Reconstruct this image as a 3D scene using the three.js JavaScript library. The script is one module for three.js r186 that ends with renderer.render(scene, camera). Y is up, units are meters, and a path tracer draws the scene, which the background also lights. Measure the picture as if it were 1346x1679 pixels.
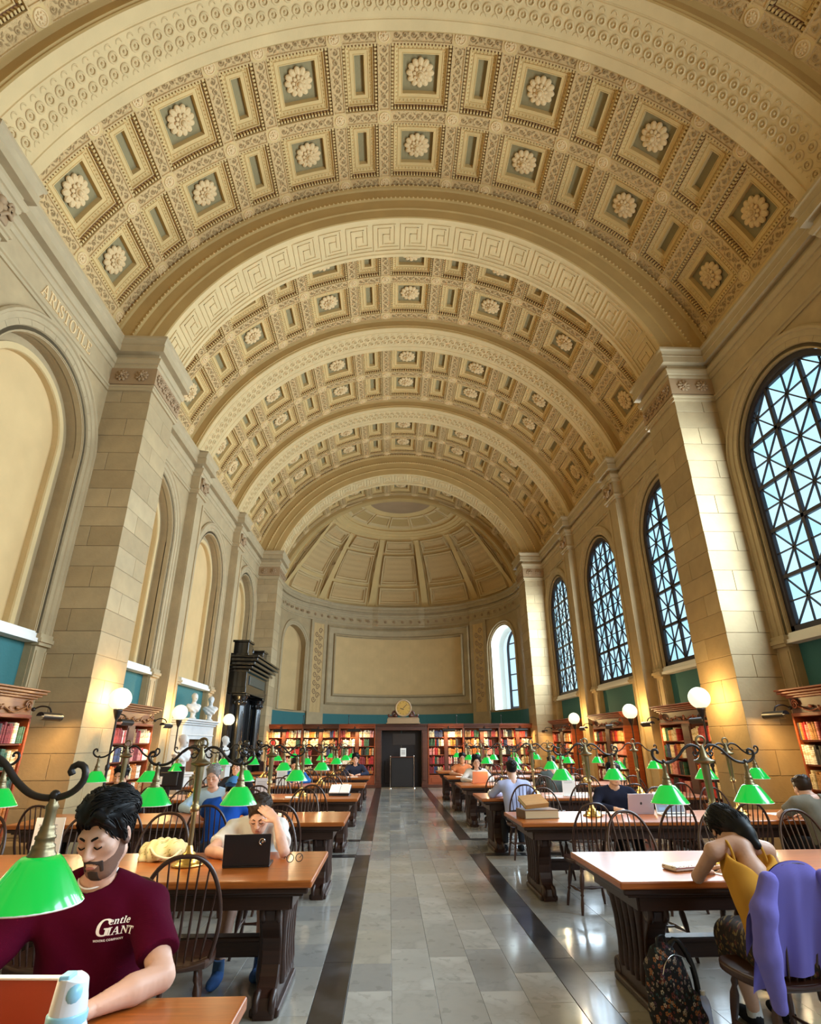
import * as THREE from 'three';
import { mergeGeometries, mergeVertices, toCreasedNormals } from 'three/addons/utils/BufferGeometryUtils.js';
import { RoundedBoxGeometry } from 'three/addons/geometries/RoundedBoxGeometry.js';
import { FontLoader } from 'three/addons/loaders/FontLoader.js';
import { TextGeometry } from 'three/addons/geometries/TextGeometry.js';
import { RectAreaLightUniformsLib } from 'three/addons/lights/RectAreaLightUniformsLib.js';

// ------------------------------------------------------------------ camera, sky, daylight, exposure
const PI = Math.PI, D = PI / 180;
const scene = new THREE.Scene();
const camera = new THREE.PerspectiveCamera(2 * Math.atan(839.5 / 902.486) / D, 1346 / 1679, 0.05, 300);
camera.position.set(-0.497, 1.6, 0);
camera.rotation.set(0.3964, -0.0379, -0.0045, 'YXZ');
scene.add(camera);
const renderer = new THREE.WebGLRenderer({ antialias: true });
renderer.toneMapping = THREE.LinearToneMapping;
renderer.toneMappingExposure = 1.0;
renderer.shadowMap.enabled = true;
RectAreaLightUniformsLib.init();
scene.background = new THREE.Color().setRGB(0.60, 0.86, 1.0);
scene.backgroundIntensity = 1.35;
const BAYS = [1.32, -3.13, -7.58, -12.04, -16.48, -20.95];       // bay centres along the hall (z)
const WX = 6.05, PX = 5.2, YC = 7.42, RV = 6.5, STEP = 21.16 * D, SPR = 6.29;
const DAY = new THREE.Color().setRGB(0.67, 0.85, 1.0);
function dayLight(x, y, z, w, h, tx, ty, tz, k) {               // daylight entering at a window, set just inside its glass
  const l = new THREE.RectAreaLight(DAY, k, w, h);
  l.name = 'window_daylight'; l.position.set(x, y, z); l.lookAt(tx, ty, tz); scene.add(l);
}
for (const z of BAYS) dayLight(WX - 0.12, 5.2, z, 2.36, 3.9, 0, 5.3, z, 20);
{ const a = 67 * D; dayLight(6.55 * Math.sin(a), 5.1, -27.2 - 6.55 * Math.cos(a), 1.7, 3.6, 0, 5.1, -27.2, 24); }

// ------------------------------------------------------------------ helpers
let seed = 7;
const rnd = () => { seed = (seed * 1664525 + 1013904223) >>> 0; return seed / 4294967296; };
const rr = (a, b) => a + (b - a) * rnd();
const V3 = (x, y, z) => new THREE.Vector3(x, y, z);
const used = new Map();
function numbered(n) { const k = used.get(n) || 0; used.set(n, k + 1); return k ? n + '_' + String(k).padStart(3, '0') : n; }
function shadow(o) { o.traverse((c) => { if (c.isMesh) { c.castShadow = true; c.receiveShadow = true; } }); return o; }
function mesh(name, geo, mat, parent, label) {
  const m = new THREE.Mesh(Array.isArray(geo) ? J(geo) : geo, mat);
  m.name = parent ? name : numbered(name); m.castShadow = m.receiveShadow = true;
  (parent || scene).add(m);
  if (label) m.userData.label = label;
  return m;
}
function tag(o, label, category, group, kind) {
  o.userData.label = label;
  if (category) o.userData.category = category;
  if (group) o.userData.group = group;
  if (kind) o.userData.kind = kind;
  return o;
}
function thing(name, label, category, x, y, z, ry = 0, group) {
  const g = new THREE.Group(); g.name = numbered(name); g.position.set(x, y, z); g.rotation.y = ry; scene.add(g);
  return tag(g, label, category, group);
}
function struct(name, label) { const g = new THREE.Group(); g.name = name; scene.add(g); return tag(g, label, null, null, 'structure'); }
function copyOf(o, label, group, x, y, z, ry) {
  const c = o.clone(); c.name = numbered(o.name.replace(/_\d{3}$/, '')); c.userData = { ...o.userData };
  if (label) c.userData.label = label;
  if (group) c.userData.group = group;
  c.position.set(x, y, z); if (ry !== undefined) c.rotation.y = ry;
  scene.add(c); return c;
}
function prep(g) {                                               // non-indexed, only position/normal/uv
  if (g.index) g = g.toNonIndexed();
  for (const k of Object.keys(g.attributes)) if (!['position', 'normal', 'uv'].includes(k)) g.deleteAttribute(k);
  if (!g.attributes.normal) g.computeVertexNormals();
  if (!g.attributes.uv) g.setAttribute('uv', new THREE.Float32BufferAttribute(new Float32Array(g.attributes.position.count * 2), 2));
  g.morphAttributes = {}; g.groups = [];
  return g;
}
const J = (list) => mergeGeometries(list.map(prep));
function T(g, x = 0, y = 0, z = 0, rx = 0, ry = 0, rz = 0, s) {
  if (s !== undefined) Array.isArray(s) ? g.scale(...s) : g.scale(s, s, s);
  if (rx) g.rotateX(rx); if (ry) g.rotateY(ry); if (rz) g.rotateZ(rz);
  return g.translate(x, y, z);
}
function boxUV(g, k = 1, ox = 0, oy = 0) {                        // uv in metres by dominant normal
  g = prep(g); const p = g.attributes.position, n = g.attributes.normal, u = g.attributes.uv;
  for (let i = 0; i < p.count; i += 3) {
    let a = 0, b = 0, c = 0;
    for (let j = 0; j < 3; j++) { a += Math.abs(n.getX(i + j)); b += Math.abs(n.getY(i + j)); c += Math.abs(n.getZ(i + j)); }
    for (let j = 0; j < 3; j++) {
      const x = p.getX(i + j), y = p.getY(i + j), z = p.getZ(i + j);
      const q = b >= a && b >= c ? [x, z] : a >= c ? [z, y] : [x, y];
      u.setXY(i + j, q[0] * k + ox, q[1] * k + oy);
    }
  }
  return g;
}
const B = (w, h, d, x = 0, y = 0, z = 0) => new THREE.BoxGeometry(w, h, d).translate(x, y, z);
const RB = (w, h, d, r, x = 0, y = 0, z = 0, seg = 2) => new RoundedBoxGeometry(w, h, d, seg, Math.min(r, w / 2.01, h / 2.01, d / 2.01)).translate(x, y, z);
const CY = (r1, r2, h, x = 0, y = 0, z = 0, n = 12) => new THREE.CylinderGeometry(r1, r2, h, n).translate(x, y, z);
const SP = (r, x = 0, y = 0, z = 0, n = 10) => new THREE.SphereGeometry(r, n, Math.max(6, n * 0.7 | 0)).translate(x, y, z);
function LA(pts, n = 14) { return new THREE.LatheGeometry(pts.map((p) => new THREE.Vector2(p[0], p[1])), n); }
function TU(pts, r, seg = 16, n = 6, closed = false) { return new THREE.TubeGeometry(new THREE.CatmullRomCurve3(pts.map((p) => V3(...p)), closed), seg, r, n, closed); }
function ROD(a, b, r1, r2 = r1, n = 8) {                          // tapered rod between two points
  const A = V3(...a), Bv = V3(...b), d = Bv.clone().sub(A), g = new THREE.CylinderGeometry(r2, r1, d.length(), n);
  g.applyQuaternion(new THREE.Quaternion().setFromUnitVectors(V3(0, 1, 0), d.normalize()));
  return g.translate((A.x + Bv.x) / 2, (A.y + Bv.y) / 2, (A.z + Bv.z) / 2);
}
function TURN(a, b, prof, n = 8) {                                // turned member between two points: prof = [t, r]
  const A = V3(...a), Bv = V3(...b), d = Bv.clone().sub(A), L = d.length();
  const g = LA(prof.map(([t, r]) => [r, t * L]), n);
  g.applyQuaternion(new THREE.Quaternion().setFromUnitVectors(V3(0, 1, 0), d.normalize()));
  return g.translate(A.x, A.y, A.z);
}
function tri(pos, uv) {
  const g = new THREE.BufferGeometry();
  g.setAttribute('position', new THREE.Float32BufferAttribute(pos, 3));
  g.setAttribute('uv', new THREE.Float32BufferAttribute(uv || new Float32Array(pos.length / 3 * 2), 2));
  g.computeVertexNormals();
  return g;
}
function warp(g, f) { const p = g.attributes.position; for (let i = 0; i < p.count; i++) p.setXYZ(i, ...f(p.getX(i), p.getY(i), p.getZ(i))); g.computeVertexNormals(); return g; }
// a stepped rectangular well: loops of [inset, depth]; flat local x, y, depth along +z; cut into short pieces so that it bends
function well(w, h, loops, cap, cut = 0.16) {
  const P = [], U = [];
  const q = (a, b, c, d) => { for (const v of [a, b, c, a, c, d]) { P.push(...v); w >= h ? U.push(v[0], v[1]) : U.push(v[1], v[0]); } };
  const mix = (a, b, t) => a.map((v, i) => v + (b[i] - v) * t);
  const cs = (l) => { const x = w / 2 - l[0], y = h / 2 - l[0], d = l[1]; return [[-x, -y, d], [x, -y, d], [x, y, d], [-x, y, d]]; };
  for (let i = 0; i + 1 < loops.length; i++) {
    const A = cs(loops[i]), C = cs(loops[i + 1]);
    for (let s = 0; s < 4; s++) {
      const n = s % 2 ? Math.max(1, Math.ceil(h / cut / 3)) : Math.max(1, Math.ceil(w / cut)), t = (s + 1) % 4;
      for (let k = 0; k < n; k++) q(mix(A[s], A[t], k / n), mix(A[s], A[t], (k + 1) / n), mix(C[s], C[t], (k + 1) / n), mix(C[s], C[t], k / n));
    }
  }
  if (cap) {
    const A = cs(loops[loops.length - 1]), n = Math.max(1, Math.ceil(w / cut));
    for (let k = 0; k < n; k++) q(mix(A[0], A[1], k / n), mix(A[0], A[1], (k + 1) / n), mix(A[3], A[2], (k + 1) / n), mix(A[3], A[2], k / n));
  }
  return tri(P, U);
}
const bendV = (g, th = 0, z = 0, R = RV) => warp(g, (a, b, d) => { const t = a / R + th, r = R + d; return [r * Math.sin(t), r * Math.cos(t), b + z]; });   // about the vault axis
function ringSweep(prof, a0, a1, n) {                            // prof [r, z] swept about the vault axis
  const P = [], U = []; let s = 0;
  for (let i = 0; i + 1 < prof.length; i++) {
    const [r0, z0] = prof[i], [r1, z1] = prof[i + 1], L = Math.hypot(r1 - r0, z1 - z0);
    for (let k = 0; k < n; k++) {
      const t0 = a0 + (a1 - a0) * k / n, t1 = a0 + (a1 - a0) * (k + 1) / n;
      const v = (r, t, z) => [r * Math.sin(t), r * Math.cos(t), z];
      const A = v(r0, t0, z0), Bq = v(r0, t1, z0), Cq = v(r1, t1, z1), E = v(r1, t0, z1);
      P.push(...A, ...Bq, ...Cq, ...A, ...Cq, ...E);
      const x0 = t0 * RV, x1 = t1 * RV; U.push(x0, s, x1, s, x1, s + L, x0, s, x1, s + L, x0, s + L);
    }
    s += L;
  }
  return tri(P, U);
}
function pathSweep(path, prof, closed) {                         // prof [p, y] carried along a plan path [x, z] with mitred corners; p to the right of travel
  const N = path.length, off = [];
  for (let i = 0; i < N; i++) {
    const a = path[closed ? (i + N - 1) % N : Math.max(0, i - 1)], b = path[i], c = path[closed ? (i + 1) % N : Math.min(N - 1, i + 1)];
    let d1 = [b[0] - a[0], b[1] - a[1]], d2 = [c[0] - b[0], c[1] - b[1]];
    const l1 = Math.hypot(...d1), l2 = Math.hypot(...d2);
    if (!l1) d1 = d2; if (!l2) d2 = d1;
    const u1 = d1.map((v) => v / (Math.hypot(...d1) || 1)), u2 = d2.map((v) => v / (Math.hypot(...d2) || 1));
    const n1 = [-u1[1], u1[0]], n2 = [-u2[1], u2[0]], k = 1 + n1[0] * n2[0] + n1[1] * n2[1];
    off.push([(n1[0] + n2[0]) / k, (n1[1] + n2[1]) / k]);
  }
  const P = [], U = []; let s = 0;
  for (let i = 0; i + (closed ? 0 : 1) < N; i++) {
    const j = (i + 1) % N, L = Math.hypot(path[j][0] - path[i][0], path[j][1] - path[i][1]); let t = 0;
    for (let k = 0; k + 1 < prof.length; k++) {
      const [p0, y0] = prof[k], [p1, y1] = prof[k + 1], l = Math.hypot(p1 - p0, y1 - y0);
      const v = (m, p, y) => [path[m][0] + off[m][0] * p, y, path[m][1] + off[m][1] * p];
      const A = v(i, p0, y0), Bq = v(j, p0, y0), Cq = v(j, p1, y1), E = v(i, p1, y1);
      P.push(...A, ...Bq, ...Cq, ...A, ...Cq, ...E); U.push(s, t, s + L, t, s + L, t + l, s, t, s + L, t + l, s, t + l); t += l;
    }
    s += L;
  }
  return tri(P, U);
}
// arch sweep in a wall's own frame (u along wall, y up, w out of wall): prof [r, w]; jambs from y0 up to ys, then a half circle
function archSweep(prof, y0, ys, n = 28) {
  const pts = [[1, y0, 0]]; for (let k = 0; k <= n; k++) pts.push([Math.cos(PI * k / n), ys, Math.sin(PI * k / n)]); pts.push([-1, y0, 0]);
  const P = [], U = []; let s = 0;
  for (let i = 0; i + 1 < pts.length; i++) {
    const a = pts[i], b = pts[i + 1]; let t = 0;
    const v = (q, [r, w]) => [q[0] * r, q[1] + q[2] * r, w];
    const L = i === 0 || i === pts.length - 2 ? ys - y0 : PI * 1.4 / n;
    for (let k = 0; k + 1 < prof.length; k++) {
      const A = v(a, prof[k]), Bq = v(b, prof[k]), Cq = v(b, prof[k + 1]), E = v(a, prof[k + 1]), l = Math.hypot(prof[k + 1][0] - prof[k][0], prof[k + 1][1] - prof[k][1]);
      P.push(...A, ...Bq, ...Cq, ...A, ...Cq, ...E); U.push(s, t, s + L, t, s + L, t + l, s, t, s + L, t + l, s, t + l); t += l;
    }
    s += L;
  }
  return tri(P, U);
}
function archShape(r, y0, ys, n = 32) { const s = new THREE.Shape(); s.moveTo(-r, y0); s.lineTo(r, y0); s.lineTo(r, ys); for (let k = 1; k < n; k++) s.lineTo(r * Math.cos(PI * k / n), ys + r * Math.sin(PI * k / n)); s.lineTo(-r, ys); s.closePath(); return s; }
function poly(pts, depth, bevel) {
  const s = new THREE.Shape(pts.map((p) => new THREE.Vector2(p[0], p[1])));
  return new THREE.ExtrudeGeometry(s, { depth, bevelEnabled: !!bevel, bevelSize: bevel || 0, bevelThickness: bevel || 0, bevelSegments: 2, curveSegments: 10 });
}
function spiral(r, turns, n = 22, dir = 1) { const o = []; for (let k = 0; k <= n; k++) { const t = k / n, a = t * turns * 2 * PI * dir, q = r * (1 - 0.82 * t); o.push([q * Math.cos(a), q * Math.sin(a), 0]); } return o; }

// ------------------------------------------------------------------ textures and materials
function noise2(w, h, cells, s0) {                               // tileable value noise
  let s = s0; const R = () => { s = (s * 1664525 + 1013904223) >>> 0; return s / 4294967296; };
  const cx = cells[0], cy = cells[1], g = Float32Array.from({ length: cx * cy }, R), o = new Float32Array(w * h), f = (t) => t * t * (3 - 2 * t);
  for (let y = 0; y < h; y++) for (let x = 0; x < w; x++) {
    const X = x / w * cx, Y = y / h * cy, i = X | 0, j = Y | 0, a = f(X - i), b = f(Y - j), i2 = (i + 1) % cx, j2 = (j + 1) % cy;
    o[y * w + x] = (g[j * cx + i] * (1 - a) + g[j * cx + i2] * a) * (1 - b) + (g[j2 * cx + i] * (1 - a) + g[j2 * cx + i2] * a) * b;
  }
  return o;
}
function fbm(w, h, cx, cy, oct, s0) { const o = new Float32Array(w * h); let a = 0.5, t = 0; for (let k = 0; k < oct; k++) { const n = noise2(w, h, [cx << k, cy << k], s0 + k * 77); for (let i = 0; i < o.length; i++) o[i] += n[i] * a; t += a; a *= 0.55; } for (let i = 0; i < o.length; i++) o[i] /= t; return o; }
function tex(w, h, f, srgb, rx = 1, ry = 1) {
  const d = new Uint8Array(w * h * 4);
  for (let i = 0; i < w * h; i++) { const c = f(i, i % w, (i / w) | 0); d[i * 4] = c[0] * 255; d[i * 4 + 1] = c[1] * 255; d[i * 4 + 2] = c[2] * 255; d[i * 4 + 3] = 255; }
  const t = new THREE.DataTexture(d, w, h); t.wrapS = t.wrapT = THREE.RepeatWrapping; t.magFilter = THREE.LinearFilter; t.minFilter = THREE.LinearMipmapLinearFilter; t.generateMipmaps = true;
  if (srgb) t.colorSpace = THREE.SRGBColorSpace; t.repeat.set(rx, ry); t.needsUpdate = true; return t;
}
const cl = (v) => Math.max(0, Math.min(1, v));
const nA = fbm(512, 512, 4, 4, 6, 11), nB = fbm(512, 512, 16, 16, 4, 5), nW = fbm(512, 512, 2, 48, 3, 91), nW2 = fbm(512, 512, 6, 160, 2, 33);
const tStone = tex(512, 512, (i) => { const v = 0.92 + (nA[i] - 0.5) * 0.13 + (nB[i] - 0.5) * 0.06; return [cl(v), cl(v * 0.99), cl(v * 0.97)]; }, true, 0.45, 0.45);
const tPlast = tex(512, 512, (i) => { const v = 0.95 + (nA[i] - 0.5) * 0.09; return [cl(v), cl(v), cl(v * 0.98)]; }, true, 0.5, 0.5);
const tFine = tex(512, 512, (i) => { const v = cl(nB[i] * 0.7 + nA[i] * 0.3); return [v, v, v]; }, false, 1.6, 1.6);
const tWood = tex(512, 512, (i) => { const g = nW[i] * 0.65 + nW2[i] * 0.35, r = 0.5 + 0.5 * Math.sin(g * 40), v = 0.62 + 0.38 * cl(0.35 + g * 0.9 - 0.22 * r); return [cl(v * 1.04), cl(v * 0.97), cl(v * 0.88)]; }, true, 0.8, 0.8);
const tMarb = tex(512, 512, (i) => { const vein = Math.pow(1 - Math.abs(2 * nA[i] - 1), 14), sp = nB[i] > 0.68 ? -0.1 : 0, v = 0.9 + (nA[i] - 0.5) * 0.18 - vein * 0.05 + sp * 0.6; return [cl(v), cl(v * 0.985), cl(v * 0.95)]; }, true, 0.7, 0.7);
const tGloss = tex(512, 512, (i) => { const v = cl(0.55 + (nA[i] - 0.5) * 0.8); return [v, v, v]; }, false, 0.6, 0.6);
const tDark = tex(512, 512, (i) => { const v = 0.7 + (nA[i] - 0.5) * 0.9 + (nB[i] - 0.5) * 0.4; return [cl(v), cl(v), cl(v)]; }, true, 0.8, 0.8);
const tCloth = tex(256, 256, (i, x, y) => { const v = 0.5 + 0.25 * Math.sin(x * PI / 4) + 0.25 * Math.sin(y * PI / 4); return [v, v, v]; }, false, 14, 14);
function canvasTex(w, h, draw, srgb = true, rx = 1, ry = 1) {
  const c = document.createElement('canvas'); c.width = w; c.height = h; const x = c.getContext('2d'); draw(x, w, h);
  const t = new THREE.CanvasTexture(c); t.wrapS = t.wrapT = THREE.RepeatWrapping; if (srgb) t.colorSpace = THREE.SRGBColorSpace; t.repeat.set(rx, ry); return t;
}
const tLeaf = canvasTex(512, 256, (c, w, h) => {                  // running acanthus scroll as a height map, one repeat = 0.52 m by 0.26 m
  c.fillStyle = '#000'; c.fillRect(0, 0, w, h); c.lineCap = 'round';
  for (let k = -1; k < 3; k++) for (const s of [1, -1]) {
    const x0 = k * 256 + (s > 0 ? 64 : 192), y0 = h / 2;
    for (let t = 0; t < 34; t++) { const a = t * 0.24, r = 66 - t * 1.75; c.fillStyle = '#fff'; c.beginPath(); c.arc(x0 + r * Math.cos(a * s), y0 + s * r * Math.sin(a) * 0.9, 9 - t * 0.15, 0, 7); c.fill(); }
    c.fillStyle = '#e8e8e8'; c.beginPath(); c.arc(x0, y0, 15, 0, 7); c.fill();
    for (let t = 0; t < 6; t++) { const a = t * 1.05; c.save(); c.translate(x0 + 88 * Math.cos(a), y0 + 84 * Math.sin(a)); c.rotate(a + 0.7); c.fillStyle = '#bbb'; c.beginPath(); c.ellipse(0, 0, 22, 9, 0, 0, 7); c.fill(); c.restore(); }
  }
}, false, 1 / 0.52, 1 / 0.26);
const C3 = (r, g, b) => new THREE.Color().setRGB(r, g, b);
const std = (c, rough, o = {}) => new THREE.MeshStandardMaterial({ color: Array.isArray(c) ? C3(...c) : new THREE.Color(c), roughness: rough, side: THREE.DoubleSide, ...o });
const phy = (c, rough, o = {}) => new THREE.MeshPhysicalMaterial({ color: Array.isArray(c) ? C3(...c) : new THREE.Color(c), roughness: rough, side: THREE.DoubleSide, ...o });
const MT = {
  plaster: std([0.72, 0.485, 0.20], 0.85, { map: tPlast, bumpMap: tFine, bumpScale: 0.003 }),
  carved: std([0.60, 0.39, 0.165], 0.85, { bumpMap: tLeaf, bumpScale: 0.008 }),
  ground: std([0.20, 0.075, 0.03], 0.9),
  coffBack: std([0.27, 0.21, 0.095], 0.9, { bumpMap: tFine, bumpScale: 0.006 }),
  cream: std([0.69, 0.485, 0.235], 0.85, { map: tPlast, bumpMap: tFine, bumpScale: 0.003 }),
  rosette: std([0.71, 0.49, 0.235], 0.8),
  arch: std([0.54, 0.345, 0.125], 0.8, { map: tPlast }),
  stone: std([0.49, 0.355, 0.185], 0.75, { map: tStone, bumpMap: tFine, bumpScale: 0.003 }),
  stoneB: std([0.46, 0.33, 0.17], 0.75, { map: tStone, bumpMap: tFine, bumpScale: 0.003 }),
  stoneC: std([0.52, 0.385, 0.21], 0.75, { map: tStone, bumpMap: tFine, bumpScale: 0.003 }),
  joint: std([0.30, 0.22, 0.13], 0.95),
  trim: std([0.53, 0.40, 0.225], 0.7, { map: tStone }),
  capital: std([0.42, 0.27, 0.14], 0.75, { map: tStone }),
  panel: std([0.70, 0.47, 0.22], 0.9, { map: tPlast }),
  teal: std([0.035, 0.15, 0.15], 0.8, { bumpMap: tFine, bumpScale: 0.003 }),
  sill: std([0.80, 0.77, 0.70], 0.6),
  bronze: std([0.035, 0.028, 0.035], 0.45, { metalness: 0.5 }),
  glassA: phy([0.86, 0.97, 1.0], 0.06, { transmission: 1, thickness: 0, ior: 1.45 }),
  glassB: phy([0.70, 0.93, 1.0], 0.1, { transmission: 1, thickness: 0, ior: 1.45 }),
  marb: [[0.47, 0.455, 0.43], [0.42, 0.41, 0.39], [0.52, 0.505, 0.48], [0.37, 0.37, 0.37], [0.46, 0.435, 0.39]].map((c) => phy(c, 0.32, { map: tMarb, roughnessMap: tGloss, clearcoat: 0.25, clearcoatRoughness: 0.12 })),
  darkMarb: phy([0.055, 0.055, 0.062], 0.3, { map: tDark, clearcoat: 0.3, clearcoatRoughness: 0.12 }),
  oak: phy([0.42, 0.125, 0.02], 0.34, { map: tWood, clearcoat: 0.18, clearcoatRoughness: 0.2 }),
  darkOak: std([0.038, 0.014, 0.008], 0.42, { map: tWood }),
  chair: std([0.05, 0.018, 0.010], 0.36, { map: tWood }),
  caseWood: std([0.32, 0.075, 0.022], 0.42, { map: tWood }),
  caseDark: std([0.10, 0.032, 0.018], 0.42, { map: tWood }),
  caseGold: std([0.34, 0.15, 0.05], 0.45, { map: tWood }),
  brass: std([0.60, 0.40, 0.13], 0.28, { metalness: 1 }),
  oldBrass: std([0.23, 0.18, 0.10], 0.4, { metalness: 0.9 }),
  iron: std([0.035, 0.03, 0.028], 0.4, { metalness: 0.6 }),
  shade: phy([0.0, 0.17, 0.035], 0.22, { emissive: C3(0.0, 0.46, 0.035), emissiveIntensity: 1, clearcoat: 0.5 }),
  shadeIn: std([0.85, 0.85, 0.78], 0.5),
  bulb: std([1, 0.95, 0.8], 0.4, { emissive: C3(1, 0.85, 0.55), emissiveIntensity: 2.5 }),
  globe: std([1, 0.97, 0.85], 0.4, { emissive: C3(1, 0.88, 0.5), emissiveIntensity: 1.25 }),
  white: std([0.80, 0.79, 0.76], 0.6), marbleW: std([0.78, 0.80, 0.82], 0.5, { map: tStone }),
  black: std([0.012, 0.012, 0.014], 0.4), blackMarb: phy([0.014, 0.015, 0.016], 0.22, { map: tDark, clearcoat: 0.6 }),
  paper: std([0.82, 0.80, 0.75], 0.8), chrome: std([0.75, 0.75, 0.75], 0.15, { metalness: 1 }),
};
// ------------------------------------------------------------------ floor
{
  const floor = struct('floor', 'polished grey and beige marble slab floor with dark border stripes');
  mesh('slab_bed', boxUV(B(12.2, 0.2, 39, 0, -0.125, -14)), MT.marb[1], floor);
  const lens = [0.52, 0.68, 0.84, 1.0], tg = {}, far = {};
  const geo = (w, l) => { const k = w.toFixed(3) + '_' + l.toFixed(2); return tg[k] || (tg[k] = [0, 1, 2].map((q) => boxUV(RB(w - 0.002, 0.03, l - 0.002, 0.0015, 0, 0, 0, 1), 1, q * 0.37, q * 0.61))); };
  let count = 0;
  function lay(x, w, z1, z0, near) {                             // a run of slabs from z1 (near) to z0 (far)
    let z = z1;
    while (z > z0 + 0.02) {
      let l = lens[rnd() * 4 | 0]; if (z - l < z0 + 0.3) l = z - z0; 
      const m = MT.marb[rnd() * 5 | 0], g = geo(w, l)[rnd() * 3 | 0], y = -0.015 - rnd() * 0.0008, zc = z - l / 2;
      if (zc > near && count < 290 && zc < -1.2) { const t = mesh('marble_tile', g, m, floor); t.position.set(x, y, zc); count++; }
      else { const k = MT.marb.indexOf(m); (far[k] = far[k] || []).push(g.clone().translate(x, y, zc)); }
      z -= l;
    }
  }
  for (let c = 0; c < 5; c++) lay(-0.766 + 0.3064 * (c + 0.5), 0.3064, 0.6, -23.4, -23.4);
  for (const s of [-1, 1]) {
    for (let c = 0; c < 8; c++) { const w = (6.0 - 0.99) / 8, x = s * (0.99 + w * (c + 0.5)); lay(x, w, 0.6, -9.7, c < 3 ? -9.6 : -6.2 + c * 0.4); lay(x, w, -10.0, -11.15, -3); lay(x, w, -11.4, -23.4, -3); }
    for (const [z1, z0] of [[0.6, -9.9], [-11.2, -23.4]]) {
      const n = Math.ceil((z1 - z0) / 1.6), l = (z1 - z0) / n;
      for (let k = 0; k < n; k++) mesh('dark_stripe_slab', boxUV(RB(0.22, 0.03, l - 0.003, 0.003), 1, k * 0.3, s), MT.darkMarb, floor).position.set(s * 0.878, -0.0145, z1 - l * (k + 0.5));
    }
    for (const z of [-9.85, -11.28]) for (let k = 0; k < 3; k++) mesh('dark_stripe_slab', boxUV(RB(1.66, 0.03, 0.2, 0.003), 1, k, z), MT.darkMarb, floor).position.set(s * (0.99 + 0.83 + k * 1.665), -0.0145, z);
    lay(s * 0.878, 0.22, -9.9, -11.2, -30);
  }
  for (const k in far) { const o = mesh('marble_tile_field', far[k], MT.marb[k], floor); o.userData.kind = 'stuff'; }
}
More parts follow.
